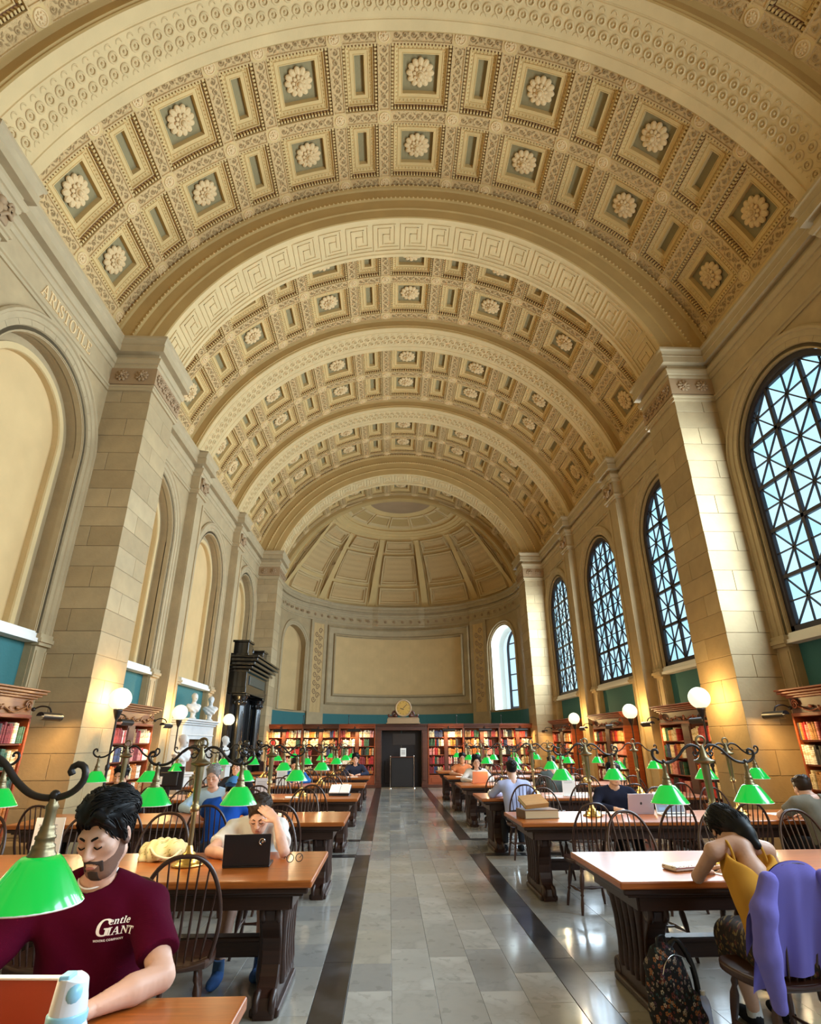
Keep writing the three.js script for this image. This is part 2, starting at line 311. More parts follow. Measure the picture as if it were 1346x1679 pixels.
// ------------------------------------------------------------------ walls
const walls = { '-1': struct('wall_left', 'stone wall with tall blind arched niches and teal dado panels'), 1: struct('wall_right', 'stone wall with tall arched windows and teal dado panels') };
const wallBack = struct('wall_back', 'plain plaster end wall behind the camera');
mesh('wall_surface', boxUV(B(14, 15, 0.3, 0, 7, 5.35)), MT.panel, wallBack);
const sideFrame = (s) => (o, z, w = 0) => { o.position.set(s * (WX - w), 0, z); o.rotation.y = -s * PI / 2; return o; };
{
  const hole = archShape(1.31, 0, SPR), rect = new THREE.Shape([[-2.225, 0], [2.225, 0], [2.225, 8.6], [-2.225, 8.6]].map((p) => new THREE.Vector2(...p)));
  rect.holes.push(new THREE.Path(hole.getPoints().reverse()));
  const bayG = boxUV(new THREE.ExtrudeGeometry(rect, { depth: 0.5, bevelEnabled: false }).translate(0, 0, -0.5)), bayThin = boxUV(new THREE.ExtrudeGeometry(rect, { depth: 0.2, bevelEnabled: false }).translate(0, 0, -0.2));
  const solidG = boxUV(B(4.45, 8.6, 0.5, 0, 4.3, -0.25));
  const archiv = boxUV(archSweep([[1.67, 0], [1.67, 0.05], [1.64, 0.085], [1.60, 0.085], [1.585, 0.055], [1.50, 0.05], [1.49, 0.03], [1.40, 0.03], [1.39, 0.0], [1.33, 0.0], [1.302, -0.02], [1.302, -0.14]], 3.2, SPR));
  const voussoirs = [];                                          // radial joints of the arch stones
  for (let k = 1; k < 15; k++) { const a = PI * k / 15; voussoirs.push(T(B(0.10, 0.005, 0.004), 1.45 * Math.cos(a), SPR + 1.45 * Math.sin(a), 0.031, 0, 0, a)); }
  const pedestal = J([boxUV(B(0.34, 3.02, 0.05, -1.49, 1.51, 0.025)), boxUV(B(0.34, 3.02, 0.05, 1.49, 1.51, 0.025)),
    ...[-1, 1].flatMap((q) => [boxUV(B(0.40, 0.05, 0.12, q * 1.49, 3.045, 0.05)), boxUV(B(0.44, 0.06, 0.16, q * 1.49, 3.1, 0.06)), boxUV(B(0.40, 0.07, 0.12, q * 1.49, 3.165, 0.05)), ...[-0.12, 0.12].map((v) => boxUV(B(0.03, 2.9, 0.02, q * 1.49 + v, 1.5, 0.055)))])]);
  const sillG = J([B(2.62, 0.06, 0.3, 0, 3.09, -0.06), B(2.62, 0.09, 0.24, 0, 3.155, -0.08), B(2.62, 0.035, 0.2, 0, 3.215, -0.1)]);
  const nicheTrim = boxUV(archSweep([[1.302, -0.12], [1.302, -0.30], [1.16, -0.30]], 3.22, SPR));
  const nicheBand = boxUV(archSweep([[1.16, -0.30], [1.16, -0.265], [1.06, -0.265], [1.05, -0.29], [1.05, -0.40]], 3.22, SPR));
  const nichePanel = boxUV(new THREE.ShapeGeometry(archShape(1.30, 3.1, SPR)).translate(0, 0, -0.39));
  const dado = boxUV(B(2.62, 3.07, 0.06, 0, 1.53, -0.15));
  for (const s of [-1, 1]) BAYS.forEach((z, i) => {
    const f = sideFrame(s), w = walls[s];
    f(mesh('bay_wall', s > 0 ? bayThin : bayG, MT.stone, w), z);
    f(mesh('archivolt', archiv, MT.trim, w), z);
    if (i > 0) f(mesh('arch_joint', voussoirs.map((v) => v.clone()), MT.joint, w), z);
    f(mesh('jamb_pedestal', pedestal, MT.trim, w), z);
    f(mesh('window_sill', sillG, MT.sill, w), z);
    f(mesh('dado_panel', dado, MT.teal, w), z);
    if (s < 0) { f(mesh('niche_reveal', nicheTrim, MT.stoneB, w), z); f(mesh('niche_fillet', nicheBand, MT.cream, w), z); f(mesh('niche_panel', nichePanel, MT.panel, w), z); }
  });
  for (const s of [-1, 1]) for (const z of [-9.775, -23.125]) sideFrame(s)(mesh('wall_backing', boxUV(B(1.4, 8.6, 0.16, 0, 4.3, -0.11)), MT.stone, walls[s]), z);
  for (const s of [-1, 1]) { sideFrame(s)(mesh('bay_wall', solidG, MT.stone, walls[s]), -25.4); sideFrame(s)(mesh('bay_wall', boxUV(B(2, 8.6, 0.5, 0, 4.3, -0.25)), MT.stone, walls[s]), 4.5); }
}
// pilasters between the bays, pillars at the cross arches
const PIL = [-0.9, -5.355, -14.26, -18.71], PIER = [[-9.2, -10.35], [-22.55, -23.7]];
for (const s of [-1, 1]) {
  const g = J([boxUV(B(0.62, 8.1, 0.22, 0, 4.05, 0.11)), boxUV(B(0.10, 7.2, 0.03, -0.25, 4.2, 0.235)), boxUV(B(0.10, 7.2, 0.03, 0.25, 4.2, 0.235)), boxUV(B(0.70, 0.5, 0.28, 0, 0.25, 0.13)), boxUV(B(0.66, 0.06, 0.26, 0, 7.98, 0.12))]);
  const capG = J([RB(0.5, 0.34, 0.1, 0.03, 0, 8.25, 0.25), ...[-1, 1].flatMap((q) => [TU(spiral(0.12, 1.6).map(([a, b]) => [q * (0.2 - a * 0.5), 8.33 + b, 0.31]), 0.022, 24, 5), TU([[q * 0.06, 8.1, 0.3], [q * 0.14, 8.22, 0.34], [q * 0.24, 8.2, 0.33]], 0.03, 8, 5)]),
    T(SP(0.07), 0, 8.3, 0.31), T(SP(0.06), 0, 8.17, 0.32, 0, 0, 0, [1, 1.5, 0.7])]);
  for (const z of PIL) { sideFrame(s)(mesh('pilaster', g, MT.stoneC, walls[s]), z); sideFrame(s)(mesh('carved_capital', capG, MT.capital, walls[s]), z); }
}
function rosetteGeo(r, n = 12, rings = 2) {                       // open flower facing +z
  const out = [], pet = (len, wid, lift, z0) => { const g = new THREE.SphereGeometry(1, 8, 6); g.scale(wid, len, lift); return g.translate(0, 0, z0); };
  for (let q = 0; q < rings; q++) { const R = r * (1 - q * 0.45), m = n - q * 3; for (let k = 0; k < m; k++) out.push(T(pet(R * 0.33, R * 0.24, R * 0.17, r * (0.14 + q * 0.2)), 0, R * 0.68, 0).rotateX(0.0).rotateZ(2 * PI * k / m + q * 0.3)); }
  out.push(T(SP(r * 0.2, 0, 0, r * 0.5, 10), 0, 0, 0), new THREE.TorusGeometry(r * 0.24, r * 0.06, 5, 14).translate(0, 0, r * 0.44), T(new THREE.CylinderGeometry(r * 0.62, r * 0.75, r * 0.3, 16), 0, 0, r * 0.1, PI / 2));
  return J(out);
}
{
  let n = 0;
  for (const [z0, z1] of PIER) for (const s of [-1, 1]) {
    const p = struct('pillar_' + (++n), 'square stone pillar of coursed ashlar blocks');
    const xc = s * (PX + 0.46), zc = (z0 + z1) / 2, dz = z0 - z1, h = 8.06 / 22;
    mesh('core', B(0.90, 8.1, dz - 0.03, xc, 4.05, zc), MT.joint, p);
    const kinds = [MT.stone, MT.stoneB, MT.stoneC], gx = (w) => [0, 1].map((q) => boxUV(RB(w - 0.006, h - 0.006, dz, 0.006, 0, 0, 0, 1), 1, q * 0.4, q * 0.7)), gz = (l) => [0, 1].map((q) => boxUV(RB(0.92, h - 0.006, l - 0.006, 0.006, 0, 0, 0, 1), 1, q * 0.4, q * 0.7));
    const A = gx(0.56), Bq = gx(0.36), Cc = gz(0.70), E = gz(dz - 0.70);
    for (let k = 0; k < 22; k++) {
      const y = h * (k + 0.5), put = (g, x, z) => { mesh('stone_block', g[k % 4 > 1 ? 1 : 0], kinds[rnd() * 3 | 0], p).position.set(x, y, z); };
      if (k % 2) { const f = k % 4 === 1; put(f ? A : Bq, s * (PX + (f ? 0.28 : 0.18)), zc); put(f ? Bq : A, s * (PX + (f ? 0.56 + 0.18 : 0.36 + 0.28)), zc); }
      else { const f = k % 4 === 0; put(f ? Cc : E, xc, z0 - (f ? 0.35 : (dz - 0.7) / 2)); put(f ? E : Cc, xc, z1 + (f ? (dz - 0.7) / 2 : 0.35)); }
    }
    const ros = rosetteGeo(0.13, 9, 2), cap = [boxUV(B(1.02, 0.37, dz + 0.12, xc, 8.265, zc))];
    mesh('capital_block', cap, MT.capital, p);
    for (const x of [PX + 0.22, PX + 0.60]) for (const z of [z0 + 0.02]) { const o = mesh('carved_flower', ros, MT.capital, p); o.position.set(s * x, 8.27, z + 0.04); }
    for (let k = 0; k < 5; k++) { const o = mesh('carved_flower', ros, MT.capital, p); o.position.set(s * (PX - 0.05), 8.27, z0 - dz * (k + 0.5) / 5); o.rotation.y = -s * PI / 2; }
  }
}
// entablature running round the whole room, breaking forward over pilasters and pillars
{
  const left = [[-WX, 5.2]];
  for (const z of [-0.9, -5.355]) left.push([-WX, z + 0.33], [-WX + 0.24, z + 0.33], [-WX + 0.24, z - 0.33], [-WX, z - 0.33]);
  const pier = ([a, b]) => left.push([-WX, a + 0.02], [-PX, a + 0.02], [-PX, b - 0.02], [-WX, b - 0.02]);
  pier(PIER[0]);
  for (const z of [-14.26, -18.71]) left.push([-WX, z + 0.33], [-WX + 0.24, z + 0.33], [-WX + 0.24, z - 0.33], [-WX, z - 0.33]);
  pier(PIER[1]); left.push([-WX, -27.15]);
  const arc = [], at = (l, r) => arc.push([r * Math.sin(l * D), -27.2 - r * Math.cos(l * D)]);
  for (let l = -87; l <= 87; l += 3) { const in_ = Math.abs(l) > 43 && Math.abs(l) < 54.5 || Math.abs(l) < 14 || false; at(l, in_ ? WX - 0.1 : WX); }
  const right = left.map(([x, z]) => [-x, z]).reverse(), path = [...left, ...arc, ...right];
  const t1 = struct('trim_1', 'moulded stone entablature running round the hall below the vault');
  mesh('architrave', boxUV(pathSweep(path, [[-0.05, 7.94], [0.03, 7.94], [0.03, 8.0], [0.055, 8.01], [0.055, 8.05], [0.02, 8.07], [-0.05, 8.07]])), MT.trim, t1);
  mesh('frieze', boxUV(pathSweep(path, [[0.012, 8.06], [0.012, 8.47]])), MT.stoneC, t1);
  mesh('cornice', boxUV(pathSweep(path, [[0.0, 8.44], [0.03, 8.45], [0.05, 8.50], [0.05, 8.54], [0.075, 8.55], [0.10, 8.62], [0.10, 8.66], [0.03, 8.67], [0.03, 8.78], [0.15, 8.785], [0.15, 8.92], [0.16, 8.93], [0.13, 8.96], [0.16, 9.05], [0.19, 9.08], [0.19, 9.13], [-1.2, 9.15]])), MT.trim, t1);
  const t2 = struct('trim_2', 'stone skirting along the foot of the walls');
  mesh('skirting_course', boxUV(pathSweep(path, [[0.0, 0], [0.06, 0], [0.06, 0.28], [0.03, 0.32], [0, 0.33]])), MT.stoneB, t2);
  const font = await new FontLoader().loadAsync('fonts/droid/droid_serif_regular.typeface.json');
  const word = new TextGeometry('ARISTOTLE', { font, size: 0.23, depth: 0.016, curveSegments: 4, bevelEnabled: false });
  word.computeBoundingBox(); const wl = word.boundingBox.max.x; word.scale(1.52 / wl, 1, 1);
  const o = mesh('carved_name', word, MT.rosette, t1, 'name ARISTOTLE in raised serif capitals'); o.position.set(-WX + 0.012, 8.14, -6.84); o.rotation.y = PI / 2;
}
// ------------------------------------------------------------------ vault
const ceiling = struct('ceiling', 'coffered plaster barrel vault with carved rosettes and cross arches');
{
  const big = 12.8 * D * RV - 0.26, nar = (21.16 - 12.8) * D * RV - 0.26, hh = 1.476 - 0.26;
  function coffer(w, flower) {
    const plain = [well(w, hh, [[0, 0], [0.0, 0.06]]), well(w, hh, [[0.068, 0.10], [0.078, 0.085], [0.095, 0.085], [0.10, 0.12], [0.155, 0.15], [0.16, 0.135], [0.175, 0.135], [0.18, 0.15], [0.232, 0.155], [0.236, 0.145], [0.25, 0.145], [0.255, 0.25]])];
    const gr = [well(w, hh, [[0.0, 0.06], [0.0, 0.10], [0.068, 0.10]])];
    const back = [well(w, hh, [[0.255, 0.25]], true)];
    const dent = [], egg = [];
    const row = (L, fx, inset, wd, dp, dd, step, list, shape) => { const n = Math.round((L - 2 * inset) / step); for (let k = 0; k <= n; k++) { const t = -L / 2 + inset + (L - 2 * inset) * k / n; for (const q of [-1, 1]) list.push(fx ? shape(t, q * (hh / 2 - inset), wd, dp, dd) : shape(q * (w / 2 - inset), t, dp, wd, dd)); } };
    const bx = (x, y, a, b, d) => B(a, b, d, x, y, 0.10 - d / 2);
    row(w, true, 0.036, 0.036, 0.046, 0.075, 0.066, dent, bx); row(hh, false, 0.036, 0.036, 0.046, 0.075, 0.066, dent, bx);
    const eg = (x, y, a, b) => { const g = new THREE.OctahedronGeometry(0.5, 0); g.scale(a, b, 0.05); return g.translate(x, y, 0.135); };
    row(w, true, 0.128, 0.045, 0.055, 0, 0.075, egg, eg); row(hh, false, 0.128, 0.045, 0.055, 0, 0.075, egg, eg);
    const f = flower ? [rosetteGeo(0.275, 12, 2).applyMatrix4(new THREE.Matrix4().makeRotationX(PI)).translate(0, 0, 0.25)] : [];
    const B2 = (l) => bendV(J(l));
    return { plain: B2([...plain, ...egg]), gr: B2(gr), back: B2(back), dent: B2(dent), f: flower && B2(f) };
  }
  const kit = { b: coffer(big, true), n: coffer(nar, false) };
  function scrolls(L, alongX) {                                   // running scroll relief for the ornament bands, about 2 cm high
    const n = Math.max(2, Math.round(L / 0.17)), o = [];
    for (let k = 0; k < n; k++) { const x = -L / 2 + L * (k + 0.5) / n, s = k % 2 ? 1 : -1; o.push(TU(spiral(0.058, 1.25, 12, s).map(([p, q]) => [x + p, q * 0.95, 0.012]), 0.011, 12, 4)); o.push(T(new THREE.OctahedronGeometry(0.02, 0), x, 0, 0.008)); for (const t of [-1, 1]) o.push(T(new THREE.OctahedronGeometry(0.03, 0), x + L / n / 2, t * 0.055, 0.014, 0, 0, t * s * 0.7, [1.5, 0.6, 0.5])); }
    const g = J(o); return alongX ? g : g.rotateZ(PI / 2);
  }
  const longB = bendV(J([well(0.26, hh, [[0, 0], [0.025, 0], [0.03, 0.02]], true), scrolls(hh - 0.06, false)])), rd = bendV(J([T(new THREE.TorusGeometry(0.1, 0.016, 6, 18), 0, 0, -0.004), T(CY(0.1, 0.1, 0.02, 0, 0, 0, 18), 0, 0, 0.006, PI / 2), rosetteGeo(0.075, 8, 1).rotateX(PI).translate(0, 0, 0.0)]));
  const sq = bendV(well(0.26, 0.26, [[0, 0]], true));
  const strip = J([1, -1].map((s) => bendV(well(4.1 * D * RV, 3.212, [[0, 0], [0.13, 0], [0.14, 0.014]], true), s * (71.05 + 2.05) * D)));
  const segs = []; for (let k = -3; k <= 3; k++) { segs.push([k * STEP, big]); if (k < 3) segs.push([(k + 0.5) * STEP, nar]); }
  const edges = []; for (let k = -3; k <= 3; k++) edges.push(k * STEP - 6.4 * D, k * STEP + 6.4 * D);
  const cross = J([...segs.map(([t, w]) => bendV(J([well(w, 0.26, [[0, 0], [0.025, 0], [0.03, 0.02]], true), scrolls(w - 0.06, true)]), t))]);
  const put = (name, g, m, z, th = 0, parent = ceiling) => { const o = mesh(name, g, m, parent); if (parent === ceiling) { o.position.set(0, YC, z); o.rotation.z = -th; } return o; };
  const sqs = J(edges.map((t) => sq.clone().rotateZ(-t)));
  for (const zc of [-3.13, -7.58, -12.04, -16.48, -20.95, -25.5]) {
    for (const q of [-0.738, 0.738]) {
      for (let k = -3; k <= 3; k++) for (const [K, t] of [[kit.b, k * STEP], ...(k < 3 ? [[kit.n, (k + 0.5) * STEP]] : [])]) {
        const c = put('coffer', K.plain, MT.plaster, zc + q, t);
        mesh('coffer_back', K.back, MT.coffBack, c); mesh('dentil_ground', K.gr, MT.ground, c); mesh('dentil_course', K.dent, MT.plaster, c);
        if (K.f) mesh('rosette', K.f, MT.rosette, c);
      }
      for (const t of edges) put('carved_rib', longB, MT.carved, zc + q, t);
    }
    for (const q of [-1.476, 0, 1.476]) {
      put('carved_band', cross, MT.carved, zc + q); put('band_crossing', sqs, MT.plaster, zc + q);
      for (const t of edges) put('roundel', rd, MT.rosette, zc + q, t);
    }
    put('springing_panel', strip, MT.plaster, zc);
  }
  const A = 76 * D, ring = (name, prof, z, m) => { const o = mesh(name, ringSweep(prof, -A, A, 72), m, ceiling); o.position.set(0, YC, z); return o; };
  const mirror = (half) => [...half.map(([r, z]) => [r, z]), ...half.slice().reverse().map(([r, z]) => [r, -z])];
  // guilloche for the rib soffits: two rows of rings and a wavy fillet
  const gl = []; const nG = 76;
  for (let k = 0; k < nG; k++) { const t = (-74 + 148 * (k + 0.5) / nG) * D; for (const q of [-1, 1]) { gl.push(bendV(T(new THREE.TorusGeometry(0.066, 0.019, 5, 12), q * 0.045, q * 0.10, -0.010), t, 0, 6.2)); gl.push(bendV(T(SP(0.024, 0, 0, 0, 6), q * 0.045, q * 0.10, -0.008), t, 0, 6.2)); gl.push(bendV(T(new THREE.TorusGeometry(0.05, 0.012, 4, 8, PI), q * 0.06 - 0.04, q * 0.225, -0.004), t, 0, 6.2)); } }
  const gG = J(gl);
  for (const z of [-0.9, -5.355, -14.26, -18.71]) {
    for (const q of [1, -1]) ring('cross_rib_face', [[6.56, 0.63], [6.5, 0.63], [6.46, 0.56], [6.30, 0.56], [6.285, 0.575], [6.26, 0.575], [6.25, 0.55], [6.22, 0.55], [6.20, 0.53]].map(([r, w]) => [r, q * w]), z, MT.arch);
    ring('cross_rib_soffit', mirror([[6.20, 0.53], [6.20, 0.36], [6.215, 0.35], [6.215, 0.33], [6.2, 0.32]]), z, MT.cream);
    const o = mesh('guilloche_relief', gG, MT.cream, ceiling); o.position.set(0, YC, z);
  }
  // cross arches with a raised Greek key
  const key = []; const U = 0.66, H = 0.74;
  const line = (x0, y0, x1, y1) => { const w = 0.03; return B(Math.abs(x1 - x0) + w, Math.abs(y1 - y0) + w, 0.022, (x0 + x1) / 2, (y0 + y1) / 2, -0.006); };
  const cells = Math.floor(2 * 73 * D * 5.53 / U), cut = (g) => g;
  for (let k = 0; k < cells; k++) {
    const t0 = (k - cells / 2 + 0.5) * U / 5.53, F = (a, b) => [(a - 0.5) * U, (b - 0.5) * H];
    for (const [a, b] of [[[0, 0], [0, 1]], [[0, 1], [0.78, 1]], [[0.78, 1], [0.78, 0.26]], [[0.78, 0.26], [0.36, 0.26]], [[0.36, 0.26], [0.36, 0.62]], [[0.36, 0.62], [0.56, 0.62]], [[0, 0], [1, 0]], [[0.18, 0.14], [0.18, 0.86]], [[0.18, 0.86], [0.62, 0.86]], [[0.62, 0.86], [0.62, 0.42]], [[0.18, 0.14], [0.9, 0.14]]]) key.push(bendV(line(...F(...a), ...F(...b)), t0, 0, 5.53));
  }
  const kG = J(key);
  for (const [z0, z1] of PIER) {
    const h = (z0 - z1) / 2 + 0.0;
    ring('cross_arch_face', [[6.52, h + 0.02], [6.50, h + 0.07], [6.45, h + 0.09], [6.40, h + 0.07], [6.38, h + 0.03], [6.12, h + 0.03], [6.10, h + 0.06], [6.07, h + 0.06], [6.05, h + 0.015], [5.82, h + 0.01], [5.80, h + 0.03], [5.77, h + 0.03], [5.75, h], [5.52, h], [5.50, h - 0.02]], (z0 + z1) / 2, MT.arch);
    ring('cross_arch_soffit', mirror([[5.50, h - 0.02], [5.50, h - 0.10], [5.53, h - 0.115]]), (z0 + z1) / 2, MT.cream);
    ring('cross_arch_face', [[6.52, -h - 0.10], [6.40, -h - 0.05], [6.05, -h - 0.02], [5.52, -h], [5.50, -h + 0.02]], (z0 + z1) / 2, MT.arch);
    const o = mesh('greek_key', kG, MT.cream, ceiling); o.position.set(0, YC, (z0 + z1) / 2);
    const bead = []; for (const r of [6.455, 6.085]) for (let k = 0; k < 150; k++) { const t = (-74 + 148 * k / 149) * D; bead.push(new THREE.OctahedronGeometry(0.03, 0).translate(r * Math.sin(t), r * Math.cos(t), h + (r > 6.3 ? 0.09 : 0.06))); }
    const b = mesh('bead_course', bead, MT.plaster, ceiling); b.position.set(0, YC, (z0 + z1) / 2); b.userData.kind = 'stuff';
  }
  ring('mouth_ring', [[6.56, 0.15], [6.50, 0.1], [6.32, 0.1], [6.30, 0.07], [6.28, 0.07], [6.26, 0.04], [6.26, -0.20], [6.3, -0.22], [6.5, -0.22]], -27.2, MT.arch);
  ring('vault_filler', [[6.51, 0], [6.51, 0.6]], -24.0, MT.plaster);
  // outer shell of the roof
  mesh('roof_shell', ringSweep([[6.9, 6], [7.1, 6], [7.1, -27.3], [6.9, -27.3], [6.9, 6]], -1.36, 1.36, 40).translate(0, YC, 0), MT.joint, ceiling);
  mesh('rear_vault', ringSweep([[6.5, 5.3], [6.5, -0.2]], -A, A, 40).translate(0, YC, 0), MT.plaster, ceiling);
}
// ------------------------------------------------------------------ apse
{
  const apse = struct('wall_far', 'curved apse wall with a large blank panel, side niche, window and ribbed half dome');
  const CZ = -27.2, P = [], R = WX;
  const cyl = (l, y, r = R) => [r * Math.sin(l * D), y, CZ - r * Math.cos(l * D)];
  const open = (l) => { const d = Math.abs(Math.abs(l) - 67); if (d >= 10.49) return null; const x = d * D * R, r = 10.5 * D * R; return [3.14, 6.29 + Math.sqrt(Math.max(0, r * r - x * x))]; };
  const quad = (a, b, c, d) => P.push(...a, ...b, ...c, ...a, ...c, ...d);
  const st = 0.75;
  for (let i = 0; i < 240; i++) {
    const l0 = -90 + i * st, l1 = l0 + st, o0 = open(l0 + 1e-6), o1 = open(l1 - 1e-6);
    if (!o0 || !o1) { quad(cyl(l0, -0.2), cyl(l1, -0.2), cyl(l1, 8.6), cyl(l0, 8.6)); continue; }
    quad(cyl(l0, -0.2), cyl(l1, -0.2), cyl(l1, 3.14), cyl(l0, 3.14)); quad(cyl(l0, o0[1]), cyl(l1, o1[1]), cyl(l1, 8.6), cyl(l0, 8.6));
  }
  mesh('apse_wall', boxUV(tri(P.splice(0))), MT.stone, apse);
  for (const s of [-1, 1]) {
    const dep = s > 0 ? 0.95 : 0.35, n = 30, loop = [[56.5, 3.14], [77.5, 3.14]];
    for (let k = 0; k <= n; k++) loop.push([67 + 10.5 * Math.cos(PI * k / n), 6.29 + 10.5 * D * R * Math.sin(PI * k / n)]); 
    for (let k = 0; k < loop.length; k++) { const a = loop[k], b = loop[(k + 1) % loop.length]; quad(cyl(s * a[0], a[1]), cyl(s * b[0], b[1]), cyl(s * b[0], b[1], R + dep), cyl(s * a[0], a[1], R + dep)); }
    mesh(s > 0 ? 'window_reveal' : 'niche_reveal', boxUV(tri(P.splice(0))), s > 0 ? MT.sill : MT.stoneB, apse);
    const fr = archSweep([[1.40, 0.0], [1.40, 0.06], [1.33, 0.09], [1.30, 0.05], [1.2, 0.05], [1.18, 0.02], [1.11, 0.02], [1.11, -0.1]], 3.14, 6.29);
    warp(fr, (x, y, w) => cyl(s * 67 + x / R / D, y, R - w)); mesh('archivolt', boxUV(fr), MT.trim, apse);
    if (s < 0) { const g = new THREE.PlaneGeometry(2.3, 4.6, 8, 1).translate(0, 5.3, 0); warp(g, (x, y) => cyl(-67 + x / R / D, y, R + 0.34)); mesh('niche_panel', boxUV(g), MT.panel, apse); }
  }
  const onWall = (g, l, y) => boxUV(warp(g, (a, b, d) => cyl(l + a / R / D, y + b, R + d)));
  mesh('panel_frame', onWall(well(84 * D * R, 4.27, [[0, 0.02], [0, -0.10], [0.06, -0.15], [0.10, -0.04], [0.40, -0.04], [0.405, 0.05], [0.43, 0.05], [0.435, -0.04], [0.46, -0.12], [0.52, -0.14], [0.54, 0.05], [0.57, 0.05], [0.58, -0.006], [0.6, 0.01]], false, 0.3), 0, 5.68), MT.trim, apse);
  mesh('blank_panel', onWall(well(84 * D * R, 4.27, [[0.575, -0.006]], true, 0.25), 0, 5.68), MT.panel, apse);
  for (const s of [-1, 1]) {
    mesh('apse_pilaster', onWall(well(11 * D * R, 8.0, [[0, 0.02], [0, -0.1], [0.2, -0.1]], false), s * 48.5, 4.0), MT.stoneC, apse);
    const g = well(11 * D * R - 0.36, 8.0, [[0, -0.1], [0.02, -0.085]], true); mesh('carved_pilaster_panel', warp(g, (a, b, d) => cyl(s * 48.5 + a / R / D, 4.0 + b, R + d)), MT.carved, apse);
    const orn = []; for (let k = 0; k < 9; k++) for (const q of [-1, 1]) orn.push(TU(spiral(0.17, 1.3, 14, q).map(([a, b]) => [q * 0.13 + a * 0.9, 3.75 + k * 0.43 + b + (q > 0 ? 0.2 : 0), 0]), 0.025, 18, 4));
    mesh('carved_scrollwork', warp(J(orn), (a, b, d) => cyl(s * 48.5 + a / R / D, b, R - 0.09 - d)), MT.capital, apse);
  }
  mesh('dado_band', onWall(well(180 * D * R, 1.6, [[0, -0.012]], true, 0.4), 0, 2.25), MT.teal, apse);
  for (const l of [-48.5, 48.5]) mesh('pilaster_base', onWall(well(11 * D * R, 3.1, [[0, 0.02], [0, -0.11]], true), l, 1.55), MT.stoneC, apse);
  const fri = []; for (let k = 0; k < 34; k++) { const l = -82 + 164 * k / 33; fri.push(rosetteGeo(0.09, 7, 1).rotateY(-l * D).translate(...cyl(l, 8.26, R - 0.12))); }
  mesh('carved_frieze', fri, MT.capital, apse).userData.kind = 'stuff';
  // half dome
  const RD = 6.45, dome = struct('ceiling_dome', 'half dome of the apse with radiating moulded panels');
  const sph = (l, b, r = RD) => [r * Math.sin(l) * Math.cos(b), YC + r * Math.sin(b), CZ - r * Math.cos(l) * Math.cos(b)];
  const dg = new THREE.PlaneGeometry(PI, 1.42, 60, 24).translate(0, 0.86, 0); warp(dg, (a, b) => sph(a, b)); mesh('dome_surface', boxUV(dg), MT.plaster, dome);
  const sh = new THREE.PlaneGeometry(PI, 1.45, 30, 12).translate(0, 0.845, 0); warp(sh, (a, b) => sph(a, b, 7.1)); mesh('dome_shell', sh, MT.joint, dome);
  const onDome = (g, l, b) => warp(g, (a, c, d) => sph((l + a) * D, (b + c) * D, RD + d));
  const LP = (k) => [[0, 0.01], [0, -0.16], [k, -0.16], [k * 1.4, -0.07], [k * 2.3, -0.07], [k * 2.5, -0.11], [k * 3, -0.11], [k * 3.2, -0.02]];
  for (const l of [0, -31, 31, -63, 63]) for (const [b0, b1] of [[17.5, 26.9], [28.6, 45.7], [47.3, 54.9]]) {
    const w = 23.4, h = b1 - b0, k = 0.62;
    mesh('dome_panel', boxUV(onDome(well(w, h, LP(k), false, 3), l, (b0 + b1) / 2)), MT.cream, dome);
    mesh('dome_panel_field', boxUV(onDome(well(w, h, [[k * 3.2, -0.015]], true, 3), l, (b0 + b1) / 2)), MT.carved, dome);
    if (h > 10) { const o = []; for (let q = 0; q < 7; q++) o.push(onDome(T(new THREE.TorusGeometry(2.2, 0.28, 4, 12, 4.4), Math.cos(q * 0.9) * 4, Math.sin(q * 0.9) * 3, 0, 0, 0, q, [1, 1, 0.06]), l, (b0 + b1) / 2)); mesh('dome_panel_relief', J(o).translate(0, 0, 0.02), MT.plaster, dome); }
  }
  for (const l of [-79, -47, -15.5, 15.5, 47, 79]) {
    const g = onDome(well(5.2, 39, [[0, 0.01], [0, -0.06], [0.5, -0.06], [0.7, -0.03]], true, 2), l, 35.5); mesh('dome_rib', boxUV(g), MT.plaster, dome);
    for (let q = 0; q < 5; q++) mesh('dome_roundel', onDome(T(new THREE.TorusGeometry(1.1, 0.25, 5, 12), 0, 0, -0.04, 0, 0, 0, [1, 1, 0.1]), l, 19 + q * 8.6), MT.rosette, dome);
  }
  mesh('dome_ring', boxUV(onDome(well(176, 4.5, [[0, 0.01], [0, -0.08], [0.8, -0.08], [1.0, -0.05], [1.6, -0.05], [1.7, -0.07]], true, 4), 0, 59)), MT.plaster, dome);
  for (let k = -3; k <= 3; k++) { mesh('dome_panel', boxUV(onDome(well(25, 8.2, [[0, 0.01], [0, -0.05], [1.2, -0.05], [1.6, -0.01]], false, 4), k * 27, 67.2)), MT.cream, dome); mesh('dome_panel_field', onDome(well(25, 8.2, [[1.6, -0.01]], true, 4), k * 27, 67.2), MT.arch, dome); }
  const med = new THREE.PlaneGeometry(PI, 0.27, 24, 4).translate(0, 1.436, 0); warp(med, (a, b) => sph(a, b, RD - 0.03)); mesh('dome_medallion', med, MT.capital, dome);
  mesh('dome_mouth_wall', (() => { const Q = []; for (let k = 0; k < 40; k++) { const a = -1.35 + 2.7 * k / 40, b = a + 2.7 / 40, v = (t, r) => [r * Math.sin(t), YC + r * Math.cos(t), CZ - 0.21]; Q.push(...v(a, 6.4), ...v(b, 6.4), ...v(b, 7.2), ...v(a, 6.4), ...v(b, 7.2), ...v(a, 7.2)); } return tri(Q); })(), MT.plaster, dome);
}
